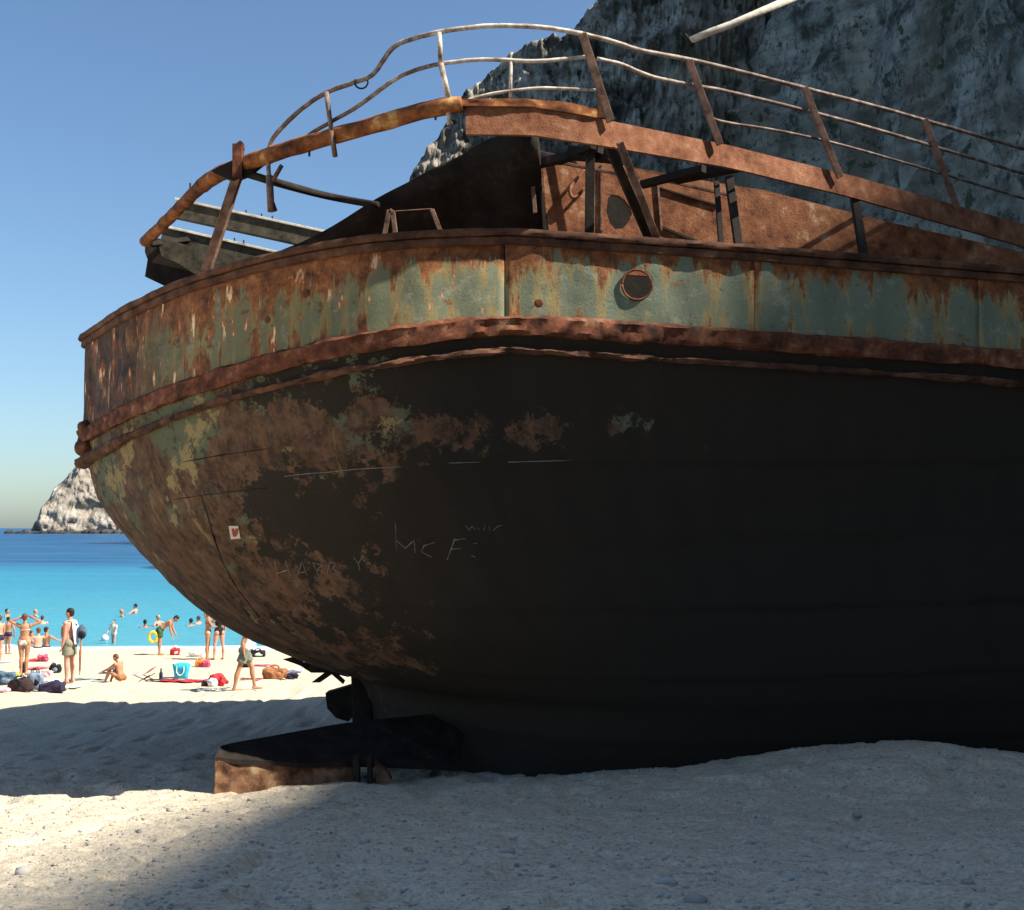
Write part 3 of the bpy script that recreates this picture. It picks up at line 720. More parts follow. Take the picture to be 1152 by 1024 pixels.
# under-deck brackets
def bar(name, a, b_, w, mat, Ya, Yb, h=None, parent=None):
    mb = MB(); mb.beam(at(*a, Ya), at(*b_, Yb), w, h or w, (0, 1, 0)); o = mb.build(name, mat, smooth=False, bevel=.004); return wr(o)
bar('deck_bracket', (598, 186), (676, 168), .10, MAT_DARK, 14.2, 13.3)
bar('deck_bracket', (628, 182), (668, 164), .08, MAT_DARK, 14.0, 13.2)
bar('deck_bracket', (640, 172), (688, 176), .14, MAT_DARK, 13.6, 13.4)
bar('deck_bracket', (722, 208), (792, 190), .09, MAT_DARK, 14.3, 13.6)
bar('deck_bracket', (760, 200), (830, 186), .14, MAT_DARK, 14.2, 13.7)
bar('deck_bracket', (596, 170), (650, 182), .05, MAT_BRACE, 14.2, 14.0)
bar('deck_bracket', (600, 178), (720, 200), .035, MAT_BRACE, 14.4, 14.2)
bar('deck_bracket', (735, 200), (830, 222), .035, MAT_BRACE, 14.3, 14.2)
bar('stanchion_or_shadow_bar', (664, 168), (663, 280), .105, MAT_DARK, 13.35, 13.35)
bar('stanchion_or_shadow_bar', (684, 162), (737, 284), .09, MAT_DARK, Yedge(684) + .1, 13.0)  # dark bar standing in for the brace's shadow on the wall
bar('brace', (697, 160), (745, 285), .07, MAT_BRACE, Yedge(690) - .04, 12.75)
bar('stanchion_or_shadow_bar', (806, 205), (812, 285), .06, MAT_DARK, 13.4, 13.0)
bar('stanchion_or_shadow_bar', (820, 200), (832, 285), .09, MAT_DARK, 13.6, 13.2)
bar('stanchion_or_shadow_bar', (597, 175), (602, 240), .05, MAT_BRACE, 14.1, 14.1)
bar('stanchion_or_shadow_bar', (960, 215), (975, 310), .09, MAT_DARK, 14.1, 13.4)

# deckhouse wall
YW = 14.35
wz0 = CAMZ + 1.9
wall_px = [(606, 186), (618, 178), (640, 176), (700, 186), (735, 196), (790, 203), (860, 214), (1000, 250), (1180, 290), (1180, 350), (818, 315), (622, 305), (618, 262)]
def wallpt(px, py):                           # the wall plane runs parallel to the ship
    d = ray(px, py); o_ = at(606, 180, YW); n_ = AN
    t = (o_ - Vector((0, 0, CAMZ))).dot(n_) / d.dot(n_); return Vector((0, 0, CAMZ)) + d * t
pts = [wallpt(*q) for q in wall_px]; mb = MB(); b_ = [p - AN * .06 for p in pts]; k = len(pts)
bm = bmesh.new(); fv = [bm.verts.new(p) for p in pts]; bm.faces.new(fv); bmesh.ops.triangulate(bm, faces=bm.faces); r_ = bmesh.ops.extrude_face_region(bm, geom=list(bm.faces)); bmesh.ops.translate(bm, verts=[v for v in r_['geom'] if isinstance(v, bmesh.types.BMVert)], vec=-AN * .06)
bmesh.ops.recalc_face_normals(bm, faces=bm.faces); me = bpy.data.meshes.new('deckhouse_wall'); bm.to_mesh(me); bm.free()
o = link('deckhouse_wall', me, MAT_WALL, smooth=False)
hole = [(684, 223), (688, 219), (695, 220), (703, 225), (709, 233), (711, 241), (707, 250), (701, 257), (692, 258), (686, 251), (682, 238)]
hp = [wallpt(*q) for q in hole]; hm = MB(); a1 = [p + AN * .3 for p in hp]; a2 = [p - AN * .4 for p in hp]; k = len(hp)
hm.add(a1 + a2, [tuple(range(k)), tuple(k + i for i in range(k - 1, -1, -1))] + [(i, k + i, k + (i + 1) % k, (i + 1) % k) for i in range(k)])
h = link('cutter', hm.mesh(), MAT_DARK); b = o.modifiers.new('b', 'BOOLEAN'); b.object = h; b.solver = 'EXACT'; apply_mods(o); bpy.data.objects.remove(h); wr(o)
# other walls and roofless box of the deckhouse, dark inside; one wall is added to darken the hole
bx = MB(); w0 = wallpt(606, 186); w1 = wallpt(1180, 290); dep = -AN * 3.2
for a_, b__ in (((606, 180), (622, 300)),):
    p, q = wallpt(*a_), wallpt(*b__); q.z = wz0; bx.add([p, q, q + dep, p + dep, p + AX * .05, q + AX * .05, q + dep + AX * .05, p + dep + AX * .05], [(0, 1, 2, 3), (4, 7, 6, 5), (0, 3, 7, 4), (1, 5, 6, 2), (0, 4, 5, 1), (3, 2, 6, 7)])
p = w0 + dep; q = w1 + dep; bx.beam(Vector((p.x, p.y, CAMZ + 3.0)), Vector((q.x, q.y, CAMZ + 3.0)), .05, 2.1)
p = w0 - AN * 1.0; q = wallpt(760, 200) - AN * 1.0; bx.beam(Vector((p.x, p.y, CAMZ + 3.45)), Vector((q.x, q.y, CAMZ + 3.45)), .04, 2.8)  # added close behind the wall so that the hole looks dark
wr(bx.build('deckhouse_walls_and_hole_backing', MAT_DARK, smooth=False))
# seams and trim on the wall
for a_, b__, w_, m_ in (((744, 256), (815, 285), .03, MAT_DARK), ((742, 212), (808, 232), .02, MAT_DARK), ((739, 200), (744, 260), .025, MAT_BRACE), ((676, 186), (676, 276), .02, MAT_BRACE)):
    mb = MB(); mb.beam(wallpt(*a_) + AN * .012, wallpt(*b__) + AN * .012, w_, .03, AN); wr(mb.build('wall_rib', m_, smooth=False))
hd = MB(); hp = [wallpt(659, 190) + AN * .04, wallpt(641, 212) + AN * .09, wallpt(640, 221) + AN * .09, wallpt(646, 224) + AN * .09, wallpt(664, 205) + AN * .05]
hd.tube(smooth_pts(hp, 5), .022, 8); wr(hd.build('grab_handle', MAT_WALL))
# collapsed deck plating: hangs from the boat deck down to the rail and hides the sky
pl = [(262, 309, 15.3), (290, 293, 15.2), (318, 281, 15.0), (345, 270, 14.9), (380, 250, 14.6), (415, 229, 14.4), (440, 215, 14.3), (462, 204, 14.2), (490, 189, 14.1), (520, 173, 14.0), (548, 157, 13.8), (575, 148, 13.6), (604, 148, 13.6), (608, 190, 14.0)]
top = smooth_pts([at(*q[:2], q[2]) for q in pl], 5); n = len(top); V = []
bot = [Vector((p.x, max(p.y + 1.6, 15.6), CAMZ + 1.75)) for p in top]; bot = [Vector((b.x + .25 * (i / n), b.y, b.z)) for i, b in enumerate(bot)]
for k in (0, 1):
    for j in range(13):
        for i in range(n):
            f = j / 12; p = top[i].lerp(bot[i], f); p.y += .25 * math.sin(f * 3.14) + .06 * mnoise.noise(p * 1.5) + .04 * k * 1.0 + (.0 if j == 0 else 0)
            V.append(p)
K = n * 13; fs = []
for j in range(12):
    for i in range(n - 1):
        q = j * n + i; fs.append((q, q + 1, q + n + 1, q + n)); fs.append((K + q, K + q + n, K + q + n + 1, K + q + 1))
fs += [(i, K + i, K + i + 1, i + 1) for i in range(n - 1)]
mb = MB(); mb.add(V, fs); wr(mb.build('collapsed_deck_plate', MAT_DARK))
# planks of the far side, their sunlit edges put on as pale strips, and the dark quarter plate under them
def plank(a, b_, drop, Ya, Yb, hl=.035):
    p, q = at(*a, Ya), at(*b_, Yb); h = drop
    mb = MB(); mb.beam(p - Vector((0, 0, h / 2)), q - Vector((0, 0, h / 2)), .12, h, (0, 0, 1)); o = mb.build('deck_plank', MAT_OLD, smooth=False, bevel=.006); wr(o)
    e = MB(); e.beam(p + Vector((0, -.02, hl * .3)), q + Vector((0, -.02, hl * .3)), .14, hl, (0, 0, 1)); oe = e.build('plank_lit_edge', MAT_PALE, smooth=False, bevel=.004); oe.parent = o
    for f in (.45, .55, .62):
        c_ = p.lerp(q, f); g = MB(); g.tube([c_ + Vector((0, 0, .0)), c_ + Vector((0, 0, .09))], .012, 6); gg = g.build('bolt', MAT_DARK); gg.parent = o
plank((198, 226), (372, 264), .27, 17.2, 17.4)
plank((182, 256), (330, 290), .34, 16.4, 16.6)
slab('quarter_plate', [(163, 270), (178, 268), (250, 292), (300, 298), (300, 318), (214, 330), (188, 323), (163, 311), (166, 292), (163, 284)], 16.1, .05, MAT_DARK)
slab('quarter_plate', [(176, 268), (250, 284), (300, 300), (262, 312), (225, 312), (200, 296), (182, 288)], 16.0, .04, MAT_OLD)
slab('quarter_plate', [(235, 300), (262, 292), (300, 297), (300, 318), (240, 326), (222, 322)], 15.8, .04, MAT_OLD)
bar('crossbar', (170, 275), (228, 268), .07, MAT_DARK, 15.9, 16.6)
# king post at the corner of the deck edge
Yc = Yedge(268)
slab('corner_gusset', [(238, 192), (262, 180), (286, 180), (302, 178), (280, 196), (262, 203), (248, 197)], Yc - .1, .10, MAT_DARK)
bar('king_post', (268, 200), (268, 163), .11, MAT_STRAKE, Yc - .12, Yc - .12)
slab('post_tip', [(263, 166), (263, 163), (270, 158), (273, 160), (273, 166)], Yc - .17, .1, MAT_STRAKE)
a_ = arc_at_px(228); rp = rail_frame(a_, 1.05, .03)[0]
bm_ = MB(); bm_.beam(at(268, 196, Yc - .02), rp, .15, .10, (1, 0, 0)); wr(bm_.build('raking_brace', MAT_BRACE, smooth=False, bevel=.008))
rb = MB(); rb.tube(smooth_pts([at(276, 195, Yc), at(320, 208, Yc - .1), at(370, 221, 14.2), at(425, 231, 14.0)], 5), .045, 8); wr(rb.build('fallen_pipe', MAT_DARK))
# little bits dangling under the beam
for px, py in ((348, 172), (490, 131), (214, 214)):
    mb = MB(); Y_ = Yedge(px); mb.tube([at(px, py - 8, Y_), at(px, py + 4, Y_)], .012, 6); wr(mb.build('bolt', MAT_DARK))
# bitts (small frames) behind the rail
def bitt(pts, w=.05):
    mb = MB()
    for (a, b_) in pts: mb.beam(at(*a, 13.0), at(*b_, 13.0), w, w, (0, 1, 0))
    wr(mb.build('mooring_frame', MAT_BRACE, smooth=False, bevel=.005))
bitt([((431, 274), (438, 237)), ((446, 274), (442, 240)), ((438, 237), (443, 241))], .055)
bitt([((500, 272), (486, 236))], .05); bitt([((440, 238), (486, 235))], .012); bitt([((408, 268), (436, 268))], .015); bitt([((494, 264), (520, 262))], .015)

# railings: top rail with its posts as sub-parts
def poly(pts, r, name, mat, dY=0, n=8, sm=5):
    P = smooth_pts([at(x, y, Yedge(x) + dY) for x, y in pts], sm); mb = MB(); mb.tube(P, r, n); me = mb.mesh(); wobble(me, .004, 8); return link(name, me, mat)
railing = wr(poly([(306, 222), (303, 200), (302, 180), (304, 162), (316, 145), (340, 122), (368, 104), (395, 94), (418, 85), (430, 70), (442, 54), (460, 45), (495, 36), (530, 31), (565, 29), (610, 31), (655, 38)], .025, 'top_rail', MAT_RAIL))
r2 = wr(poly([(655, 38), (690, 47), (722, 57), (770, 66), (818, 77), (900, 98), (1000, 124), (1160, 170)], .025, 'top_rail', MAT_RAIL))
def sub(o, par): o.parent = par; return o
sub(poly([(338, 162), (352, 149), (375, 136), (405, 118), (440, 92), (462, 81), (495, 72), (545, 67), (600, 69), (640, 66), (662, 64)], .023, 'middle_rail', MAT_RAIL), railing)
sub(poly([(672, 66), (700, 73), (735, 87), (780, 96), (818, 103), (900, 123), (1000, 150), (1160, 198)], .023, 'middle_rail', MAT_RAIL), r2)
sub(poly([(525, 113), (550, 106), (585, 101), (615, 99), (677, 102)], .017, 'lower_rail', MAT_RAIL), railing)
sub(poly([(803, 134), (818, 138), (900, 152), (1000, 178), (1160, 226)], .017, 'lower_rail', MAT_RAIL), r2)
def rpost(a, b_, r, mat, par, dY=0):
    mb = MB(); mb.tube([at(*a, Yedge(a[0]) + dY), at(*b_, Yedge(b_[0]) + dY)], r, 8); sub(mb.build('rail_post', mat), par)
rpost((367, 104), (373, 148), .026, MAT_RAILB, railing, -.09); rpost((373, 148), (377, 176), .028, MAT_BRACE, railing, -.10)
rpost((494, 37), (496, 72), .026, MAT_RAIL, railing, -.02); rpost((496, 72), (505, 113), .030, MAT_RAIL, railing, -.04)
rpost((505, 125), (506, 140), .030, MAT_RAIL, railing, -.03)
rpost((575, 66), (574, 111), .018, MAT_RAIL, railing); rpost((303, 198), (305, 238), .040, MAT_BRACE, railing, -.12)
rpost((306, 205), (317, 186), .024, MAT_BRACE, railing, -.1); rpost((306, 226), (310, 237), .022, MAT_DARK, railing, -.1)
def post_flat(a, b_, w, mat, par):
    mb = MB(); mb.beam(at(*a, Yedge(a[0]) - .08), at(*b_, Yedge(b_[0]) - .08), w, .05, (0, 1, 0)); sub(mb.build('rail_post', mat, smooth=False, bevel=.005), par)
post_flat((655, 38), (687, 137), .085, MAT_BRACE, railing); post_flat((775, 68), (810, 163), .075, MAT_BRACE, r2)
post_flat((905, 98), (945, 200), .075, MAT_BRACE, r2); post_flat((1040, 134), (1078, 238), .075, MAT_BRACE, r2)
Yr_ = Yedge(407); rg = MB(); c0 = at(406.5, 92.5, Yr_)
rg.tube([c0 + Vector((math.cos(w) * .07, 0, math.sin(w) * .07)) for w in np.linspace(-3.6, .35, 18)], .010, 6); sub(rg.build('ring', MAT_DARK), railing)
pb = MB(); pb.tube([at(776, 46, 14.6), at(800, 36, 14.6), at(822, 28, 14.6), at(900, -6, 14.7)], .05, 10); wr(pb.build('white_boom', MAT_PALE))
pb = MB(); pb.tube([at(770, 39, 14.6), at(776, 47, 14.6), at(779, 52, 14.6)], .03, 8); wr(pb.build('boom_end', MAT_DARK))
# small broken block on the boat deck edge
slab('torn_bracket', [(672, 100), (680, 100), (684, 132), (672, 132)], Yedge(676) + .1, .06, MAT_RAILCAP)

# sticker and scratched writing on the hull
def decal(pxs, name, mat, off):
    vs = [on_hull(x, y, off)[0] for x, y in pxs]; n = on_hull(pxs[0][0], pxs[0][1])[1]; k = len(vs)
    mb = MB(); mb.add(vs + [v - n * .006 for v in vs], [tuple(range(k)), tuple(k + i for i in range(k - 1, -1, -1))] + [(i, (i + 1) % k, k + (i + 1) % k, k + i) for i in range(k)])
    return mb.build(name, mat, smooth=False)
st_ = wr(decal([(258.5, 591), (269, 591), (271.8, 605), (260.8, 606)], 'sticker', noisy('sticker_paper', (.52, .46, .40), (.68, .62, .55), 30), .02))
for q in ([(262, 594), (264, 593.5), (265, 597), (267, 593.5), (269, 594), (268, 599), (267, 603), (264, 603.5), (262.5, 599)],):
    fg = decal(q, 'red_figure', noisy('sticker_red', (.32, .06, .04), (.42, .10, .07), 30), .024); sub(fg, st_); 
def scratch(strokes, r=.0065, name='scratched_stroke'):
    for stp_ in strokes:
        mb = MB()
        d_ = []
        for i in range(len(stp_) - 1):
            for k in range(4):
                f = k / 4; d_.append((stp_[i][0] * (1 - f) + stp_[i + 1][0] * f, stp_[i][1] * (1 - f) + stp_[i + 1][1] * f))
        d_.append(stp_[-1]); mb.tube([on_hull(x, y, .001)[0] for x, y in d_], [r * (.45 + .75 * abs(mnoise.noise(Vector((q[0] * .2, q[1] * .2, 0)))) * 1.6) for q in d_], 5)
        wr(mb.build(name, MAT_CHALK))
scratch([[(445, 588), (446, 619)], [(446, 608), (456, 617), (466, 608), (467, 622)], [(490, 610), (477, 614), (474, 621), (486, 627)], [(503, 630), (512, 606)], [(510, 608), (524, 606)], [(508, 618), (519, 617)], [(532, 612), (537, 611)], [(530, 625), (535, 627)]])
scratch([[(309, 632), (314, 656)], [(321, 630), (328, 652)], [(312, 645), (325, 641)], [(334, 650), (340, 632), (346, 648)], [(336, 645), (344, 643)], [(352, 633), (359, 648)], [(353, 633), (362, 636), (357, 641), (366, 645)], [(368, 647), (371, 632), (378, 635), (374, 640), (384, 646)], [(398, 627), (403, 634), (409, 625)], [(403, 634), (405, 641)]], .007)
scratch([[(524, 591), (528, 597), (531, 592), (535, 596)], [(537, 594), (540, 596)], [(544, 597), (546, 590)], [(550, 592), (551, 597)], [(555, 597), (560, 592), (565, 591)]], .005)
scratch([[(320, 536), (345, 533), (372, 531), (400, 528), (452, 525)], [(505, 521), (540, 520)], [(572, 520), (642, 518)]], .007, 'weld_bead')

scratch([[(226, 556), (232, 575), (240, 602), (250, 632), (268, 664), (292, 694)]], .012, 'plate_seam')
scratch([[(196, 562), (230, 557), (262, 553), (300, 549)], [(205, 520), (250, 512), (300, 505)]], .008, 'plate_seam')
for o in list(wreck.children):
    if o.name.startswith('plate_seam'): o.data.materials.clear(); o.data.materials.append(MAT_DARK)
# ---------------------------------------------------------------- people
def plain(name, c, rough=.7, var=.15, sc=12):
    return noisy(name, tuple(x * (1 - var) for x in c), tuple(min(1, x * (1 + var)) for x in c), sc, rough, .2, .004)
SKIN = {'pink': plain('skin_pink', (.52, .27, .19), .55), 'tan': plain('skin_tan', (.40, .20, .115), .5), 'light': plain('skin_light', (.56, .33, .23), .55), 'brown': plain('skin_brown', (.30, .14, .08), .5)}
for m_ in SKIN.values(): m_.node_tree.nodes['Principled BSDF'].inputs['Subsurface Weight'].default_value = .05
HAIR = {'dark': plain('hair_dark', (.018, .013, .010), .6, .4, 40), 'brown': plain('hair_brown', (.09, .05, .03), .6, .4, 40), 'fair': plain('hair_fair', (.32, .22, .12), .6, .3, 40), 'red': plain('hair_auburn', (.14, .045, .02), .6, .3, 40)}
EYE = plain('eye_dark', (.02, .015, .012), .3)
LIP = plain('lip', (.32, .12, .10), .5)
def etube(mb, pts, rx, ry, side, n=14):
    pts = [Vector(p) for p in pts]; vs = []; m = len(pts); side = Vector(side)
    for i, p in enumerate(pts):
        t = (pts[min(i + 1, m - 1)] - pts[max(i - 1, 0)]).normalized(); a = (side - t * side.dot(t)).normalized(); b = t.cross(a)
        for k in range(n):
            w = 2 * math.pi * k / n; vs.append(p + a * (math.cos(w) * rx[i]) + b * (math.sin(w) * ry[i]))
    fs = [(i * n + k, i * n + (k + 1) % n, (i + 1) * n + (k + 1) % n, (i + 1) * n + k) for i in range(m - 1) for k in range(n)]
    fs += [tuple(range(n - 1, -1, -1)), tuple((m - 1) * n + k for k in range(n))]; mb.add(vs, fs)
def nv(*a): return Vector(a).normalized()
def fuse(name, mb, mat, parent, voxel, smooth=3):
    me = mesh(name, mb.v, mb.f); me = fixn(me)
    o = link(name, me, mat, parent)
    r_ = o.modifiers.new('r', 'REMESH'); r_.mode = 'VOXEL'; r_.voxel_size = voxel; r_.use_smooth_shade = True
    s_ = o.modifiers.new('s', 'SMOOTH'); s_.iterations = smooth; s_.factor = .5
    apply_mods(o); return o
def skel(lean=(0, 0, 1), aL=((0.12, 0, -1), (.05, .12, -1)), aR=None, lL=((.03, 0, -1), (0, 0, -1)), lR=None, headdir=None, twist=0, female=False, pelvis=(0, 0, .95)):
    mir = lambda q: tuple((-v[0], v[1], v[2]) for v in q)
    aR = aR or mir(aL); lR = lR or mir(lL)
    sp = nv(*lean); J = {}; P = Vector(pelvis); side = Vector((1, 0, 0)); fr = side.cross(sp) * -1; fr = sp.cross(side)
    J['pel'] = P; J['waist'] = P + sp * .17; J['chest'] = P + sp * .35; J['neck'] = P + sp * .50
    hd = nv(*(headdir or tuple(sp))); J['head'] = J['neck'] + hd * .165; J['hd'] = hd; J['sp'] = sp
    for s_, k, a_, l_ in ((-1, 'L', aL, lL), (1, 'R', aR, lR)):
        sh = J['neck'] - sp * .055 + side * s_ * (.165 if female else .19); J['sh' + k] = sh
        J['el' + k] = sh + nv(*a_[0]) * .29; J['wr' + k] = J['el' + k] + nv(*a_[1]) * .25; J['hn' + k] = nv(*a_[1])
        hp = P + side * s_ * .095 - sp * .03; J['hp' + k] = hp; J['kn' + k] = hp + nv(*l_[0]) * .44; J['an' + k] = J['kn' + k] + nv(*l_[1]) * .41
        J['toe' + k] = None
    return J
def hand(mb, w, d, s_, palm=(0, 1, 0), curl=.35):
    d = d.normalized(); p = Vector(palm); p = (p - d * p.dot(d)); p = p.normalized() if p.length > .05 else Vector((1, 0, 0)); ax = d.cross(p).normalized()
    c_ = w + d * .045
    mb.beam(w - d * .01, w + d * .085, .072, .026, p) if False else etube(mb, [w - d * .012, w + d * .03, w + d * .085], [.024, .038, .040], [.020, .015, .013], ax, 10)
    for i, (o_, L) in enumerate(((-.030, .072), (-.010, .082), (.010, .076), (.030, .060))):
        b_ = w + d * .075 + ax * o_; m1 = b_ + (d + p * curl * .5).normalized() * L * .5; m2 = m1 + (d + p * curl * 1.5).normalized() * L * .5
        mb.tube([b_, m1, m2], [.0105, .0095, .008], 6)
    t0 = w + d * .02 + ax * (-.030 * s_); t1 = t0 + (d * .6 - ax * s_ * .6 + p * .3).normalized() * .045; t2 = t1 + (d + p * .4).normalized() * .03
    mb.tube([t0, t1, t2], [.014, .011, .009], 6)
def person(label, px, py, h, face, skin, hair, J, female=False, clothes=(), foot=None, sink=0, long_hair=False, upper=False, water=False, child=False, voxel=.0115, loc=None, group=None):
    sc = h / 1.75
    g = loc if loc is not None else (ground_hit(px, py) if not water else atz(px, py, 0.0))
    mb = MB(); sp = J['sp']; side = Vector((1, 0, 0)); fr = sp.cross(side)
    w = .88 if female else 1.0
    P = J['pel']; bp = lambda f: P + sp * f
    fr2 = side.cross(sp) * -1
    etube(mb, [bp(-.10), bp(-.03), bp(.06), bp(.16), bp(.26), bp(.36), bp(.43), bp(.475), bp(.50)],
          [.10, .165 if female else .155, .168 if female else .158, .125 if female else .148, .135 * w + .01, .165 * w, .168 * w, .12 * w, .06], [.08, .115, .108, .088, .098, .112, .102, .07, .05], side, 16)
    if female:
        for s_ in (-1, 1): mb.ell(bp(.335) + side * s_ * .07 + Vector((0, .085, 0)), (.058, .05, .055), 10, 8)
    else:
        for s_ in (-1, 1): mb.ell(bp(.37) + side * s_ * .08 + sp.cross(side) * .055, (.075, .05, .05), 10, 8)
    # neck and head
    H = J['head']; hd = J['hd']
    etube(mb, [J['neck'] - sp * .05, J['neck'], H - hd * .05], [.062, .053, .052], [.06, .055, .055], side, 12)
    rot = hd.to_track_quat('Z', 'Y').to_matrix(); 
    fwd = Vector((0, 1, 0)); fwd = (fwd - hd * fwd.dot(hd)); fwd = fwd.normalized() if fwd.length > .05 else Vector((0, 0, -1)); sx_ = fwd.cross(hd).normalized()
    HR = Matrix((sx_, fwd, hd)).transposed()
    q = lambda x, y, z: H + sx_ * x + fwd * y + hd * z
    mb.ell(q(0, -.005, .03), (.076, .095, .092), 16, 12, HR); mb.ell(q(0, .018, -.03), (.058, .070, .078), 14, 10, HR); mb.ell(q(0, .062, -.078), (.028, .024, .022), 10, 8, HR)
    mb.tube([q(0, .082, .03), q(0, .112, -.014), q(0, .090, -.024)], [.010, .016, .012], 8)
    for s_ in (-1, 1): mb.ell(q(s_ * .077, -.005, -.0), (.012, .022, .032), 8, 6, HR)
    mb.ell(q(0, .084, -.052), (.024, .012, .010), 8, 6, HR); mb.ell(q(0, .083, .038), (.05, .012, .010), 8, 6, HR)
    for k in 'LR':
        s_ = -1 if k == 'L' else 1
        sh, el, wr_ = J['sh' + k], J['el' + k], J['wr' + k]
        mb.ell(sh, (.062 * w, .060, .062), 10, 8)
        mb.tube([sh, sh.lerp(el, .35), sh.lerp(el, .75), el], [.056 * w, .053 * w, .043 * w, .039 * w], 12)
        mb.tube([el, el.lerp(wr_, .3), wr_], [.039 * w, .041 * w, .026], 12); mb.ell(el, (.04 * w,) * 3, 8, 6)
        hand(mb, wr_, J['hn' + k], s_)
        if not upper:
            hp, kn, an = J['hp' + k], J['kn' + k], J['an' + k]
            mb.ell(hp + Vector((0, -.03, .0)), (.095, .10, .10), 10, 8)
            mb.tube([hp, hp.lerp(kn, .3), hp.lerp(kn, .8), kn], [.092, .088, .060, .055], 14)
            mb.tube([kn, kn.lerp(an, .3) + Vector((0, -.012, 0)), kn.lerp(an, .75), an], [.053, .060, .038, .036], 12); mb.ell(kn, (.055,) * 3, 8, 6)
            ft = nv(s_ * .12, 1, -.12); sole = an + Vector((0, 0, -.045))
            etube(mb, [sole - ft * .055, sole + ft * .02, sole + ft * .11, sole + ft * .175, sole + ft * .20], [.030, .038, .046, .044, .02], [.034, .040, .026, .018, .010], (1, 0, 0), 10)
            mb.ell(an, (.038, .04, .04), 8, 6)
    lowest = 0 if upper else min(J['anL'].z, J['anR'].z) - .08
    root = empty('person', g + Vector((0, 0, -sink)), face); root.scale = (sc, sc, sc)
    tag(root, label, 'person', group)
    off = Vector((0, 0, -lowest))
    mb.v = [tuple(Vector(v) + off) for v in mb.v]
    body = fuse('body', mb, SKIN[skin], root, voxel)
    # hair
    hm = MB(); hm.ell(q(0, -.022, .050), (.083, .098, .088), 16, 12, HR)
    if long_hair: hm.tube([q(0, -.07, .05), q(0, -.105, -.03), q(0, -.10, -.13), q(0, -.085, -.19)], [.06, .055, .045, .02], 10)
    else: hm.ell(q(0, -.055, -.01), (.068, .055, .06), 12, 8, HR)
    hm.v = [tuple(Vector(v) + off) for v in hm.v]; hr = fuse('hair', hm, HAIR[hair], root, .014, 2)
    for s_ in (-1, 1):
        em = MB(); em.ell(q(s_ * .031, .082, .012) + off, (.011, .007, .006), 8, 6, HR); em.build('eye', EYE, root)
    lm = MB(); lm.ell(q(0, .094, -.052) + off, (.020, .005, .005), 8, 6, HR); lm.build('mouth', LIP, root)
    # clothes
    for c_ in clothes:
        kind, mat = c_[0], c_[1]; cm = MB()
        if kind in ('shorts', 'trunks'):
            fr_ = .62 if kind == 'shorts' else .22; fl = .022 if kind == 'shorts' else .010
            etube(cm, [bp(-.11), bp(-.03), bp(.05), bp(.085)], [.12, .175, .172, .160], [.10, .128, .120, .112], side, 16)
            for k in 'LR':
                hp, kn = J['hp' + k], J['kn' + k]; cm.ell(hp + Vector((0, -.03, 0)), (.108, .112, .108), 10, 8)
                cm.tube([hp, hp.lerp(kn, fr_ * .5), hp.lerp(kn, fr_)], [.102, .094 + fl, .086 + fl * 1.4], 16)
        elif kind == 'bottom':
            etube(cm, [bp(-.10), bp(-.06), bp(-.01), bp(.03)], [.075, .140, .178, .176], [.095, .122, .125, .115], side, 16)
            for s_ in (-1, 1): cm.ell(bp(-.05) + side * s_ * .07 + Vector((0, -.05, 0)), (.085, .085, .075), 10, 8)
        elif kind == 'top':
            for s_ in (-1, 1): cm.ell(bp(.335) + side * s_ * .07 + Vector((0, .09, 0)), (.062, .055, .055), 10, 8)
            etube(cm, [bp(.315), bp(.34)], [.158, .162], [.116, .118], side, 16)
        elif kind == 'suit':
            etube(cm, [bp(-.11), bp(-.06), bp(.0), bp(.06), bp(.16), bp(.26), bp(.37)], [.06, .130, .178, .178, .134, .140, .152], [.09, .122, .125, .118, .098, .108, .120], side, 16)
            for s_ in (-1, 1):
                cm.ell(bp(.335) + side * s_ * .07 + Vector((0, .09, 0)), (.062, .055, .055), 10, 8); cm.tube([bp(.36) + side * s_ * .09 + Vector((0, .10, 0)), bp(.49) + side * s_ * .08, bp(.36) + side * s_ * .09 - Vector((0, .10, 0))], .016, 8)
        elif kind == 'shirt':
            etube(cm, [bp(-.02), bp(.06), bp(.16), bp(.26), bp(.36), bp(.43), bp(.485)], [.175, .172, .160, .165, .182, .180, .12], [.125, .120, .105, .112, .125, .115, .08], side, 16)
            for k in 'LR':
                sh, el = J['sh' + k], J['el' + k]; cm.tube([sh, sh.lerp(el, .55)], [.075, .070], 12)
        elif kind == 'towel':      # draped round the neck and down the chest
            for s_ in (-1, 1):
                T = [bp(.10) + side * s_ * .10 + Vector((0, .135, 0)), bp(.30) + side * s_ * .11 + Vector((0, .145, 0)), bp(.46) + side * s_ * .10 + Vector((0, .07, .01)), bp(.50) + side * s_ * .04 + Vector((0, -.06, .01))]
                etube(cm, smooth_pts(T, 4), [.055] * 13, [.014] * 13, side, 10)
        elif kind == 'towelback':
            T = [bp(.50) + Vector((0, -.10, 0)), bp(.36) + Vector((0, -.14, 0)), bp(.1) + Vector((0, -.165, 0)), bp(-.05) + Vector((.02, -.17, 0))]
            etube(cm, T, [.10, .14, .12, .10], [.02] * 4, side, 12)
        cm.v = [tuple(Vector(v) + off) for v in cm.v]
        fuse({'shorts': 'shorts', 'trunks': 'trunks', 'bottom': 'bikini_bottom', 'top': 'bikini_top', 'suit': 'swimsuit', 'shirt': 'shirt', 'towel': 'neck_towel', 'towelback': 'back_towel'}[kind], cm, mat, root, .013, 2)
    return root, off, sc
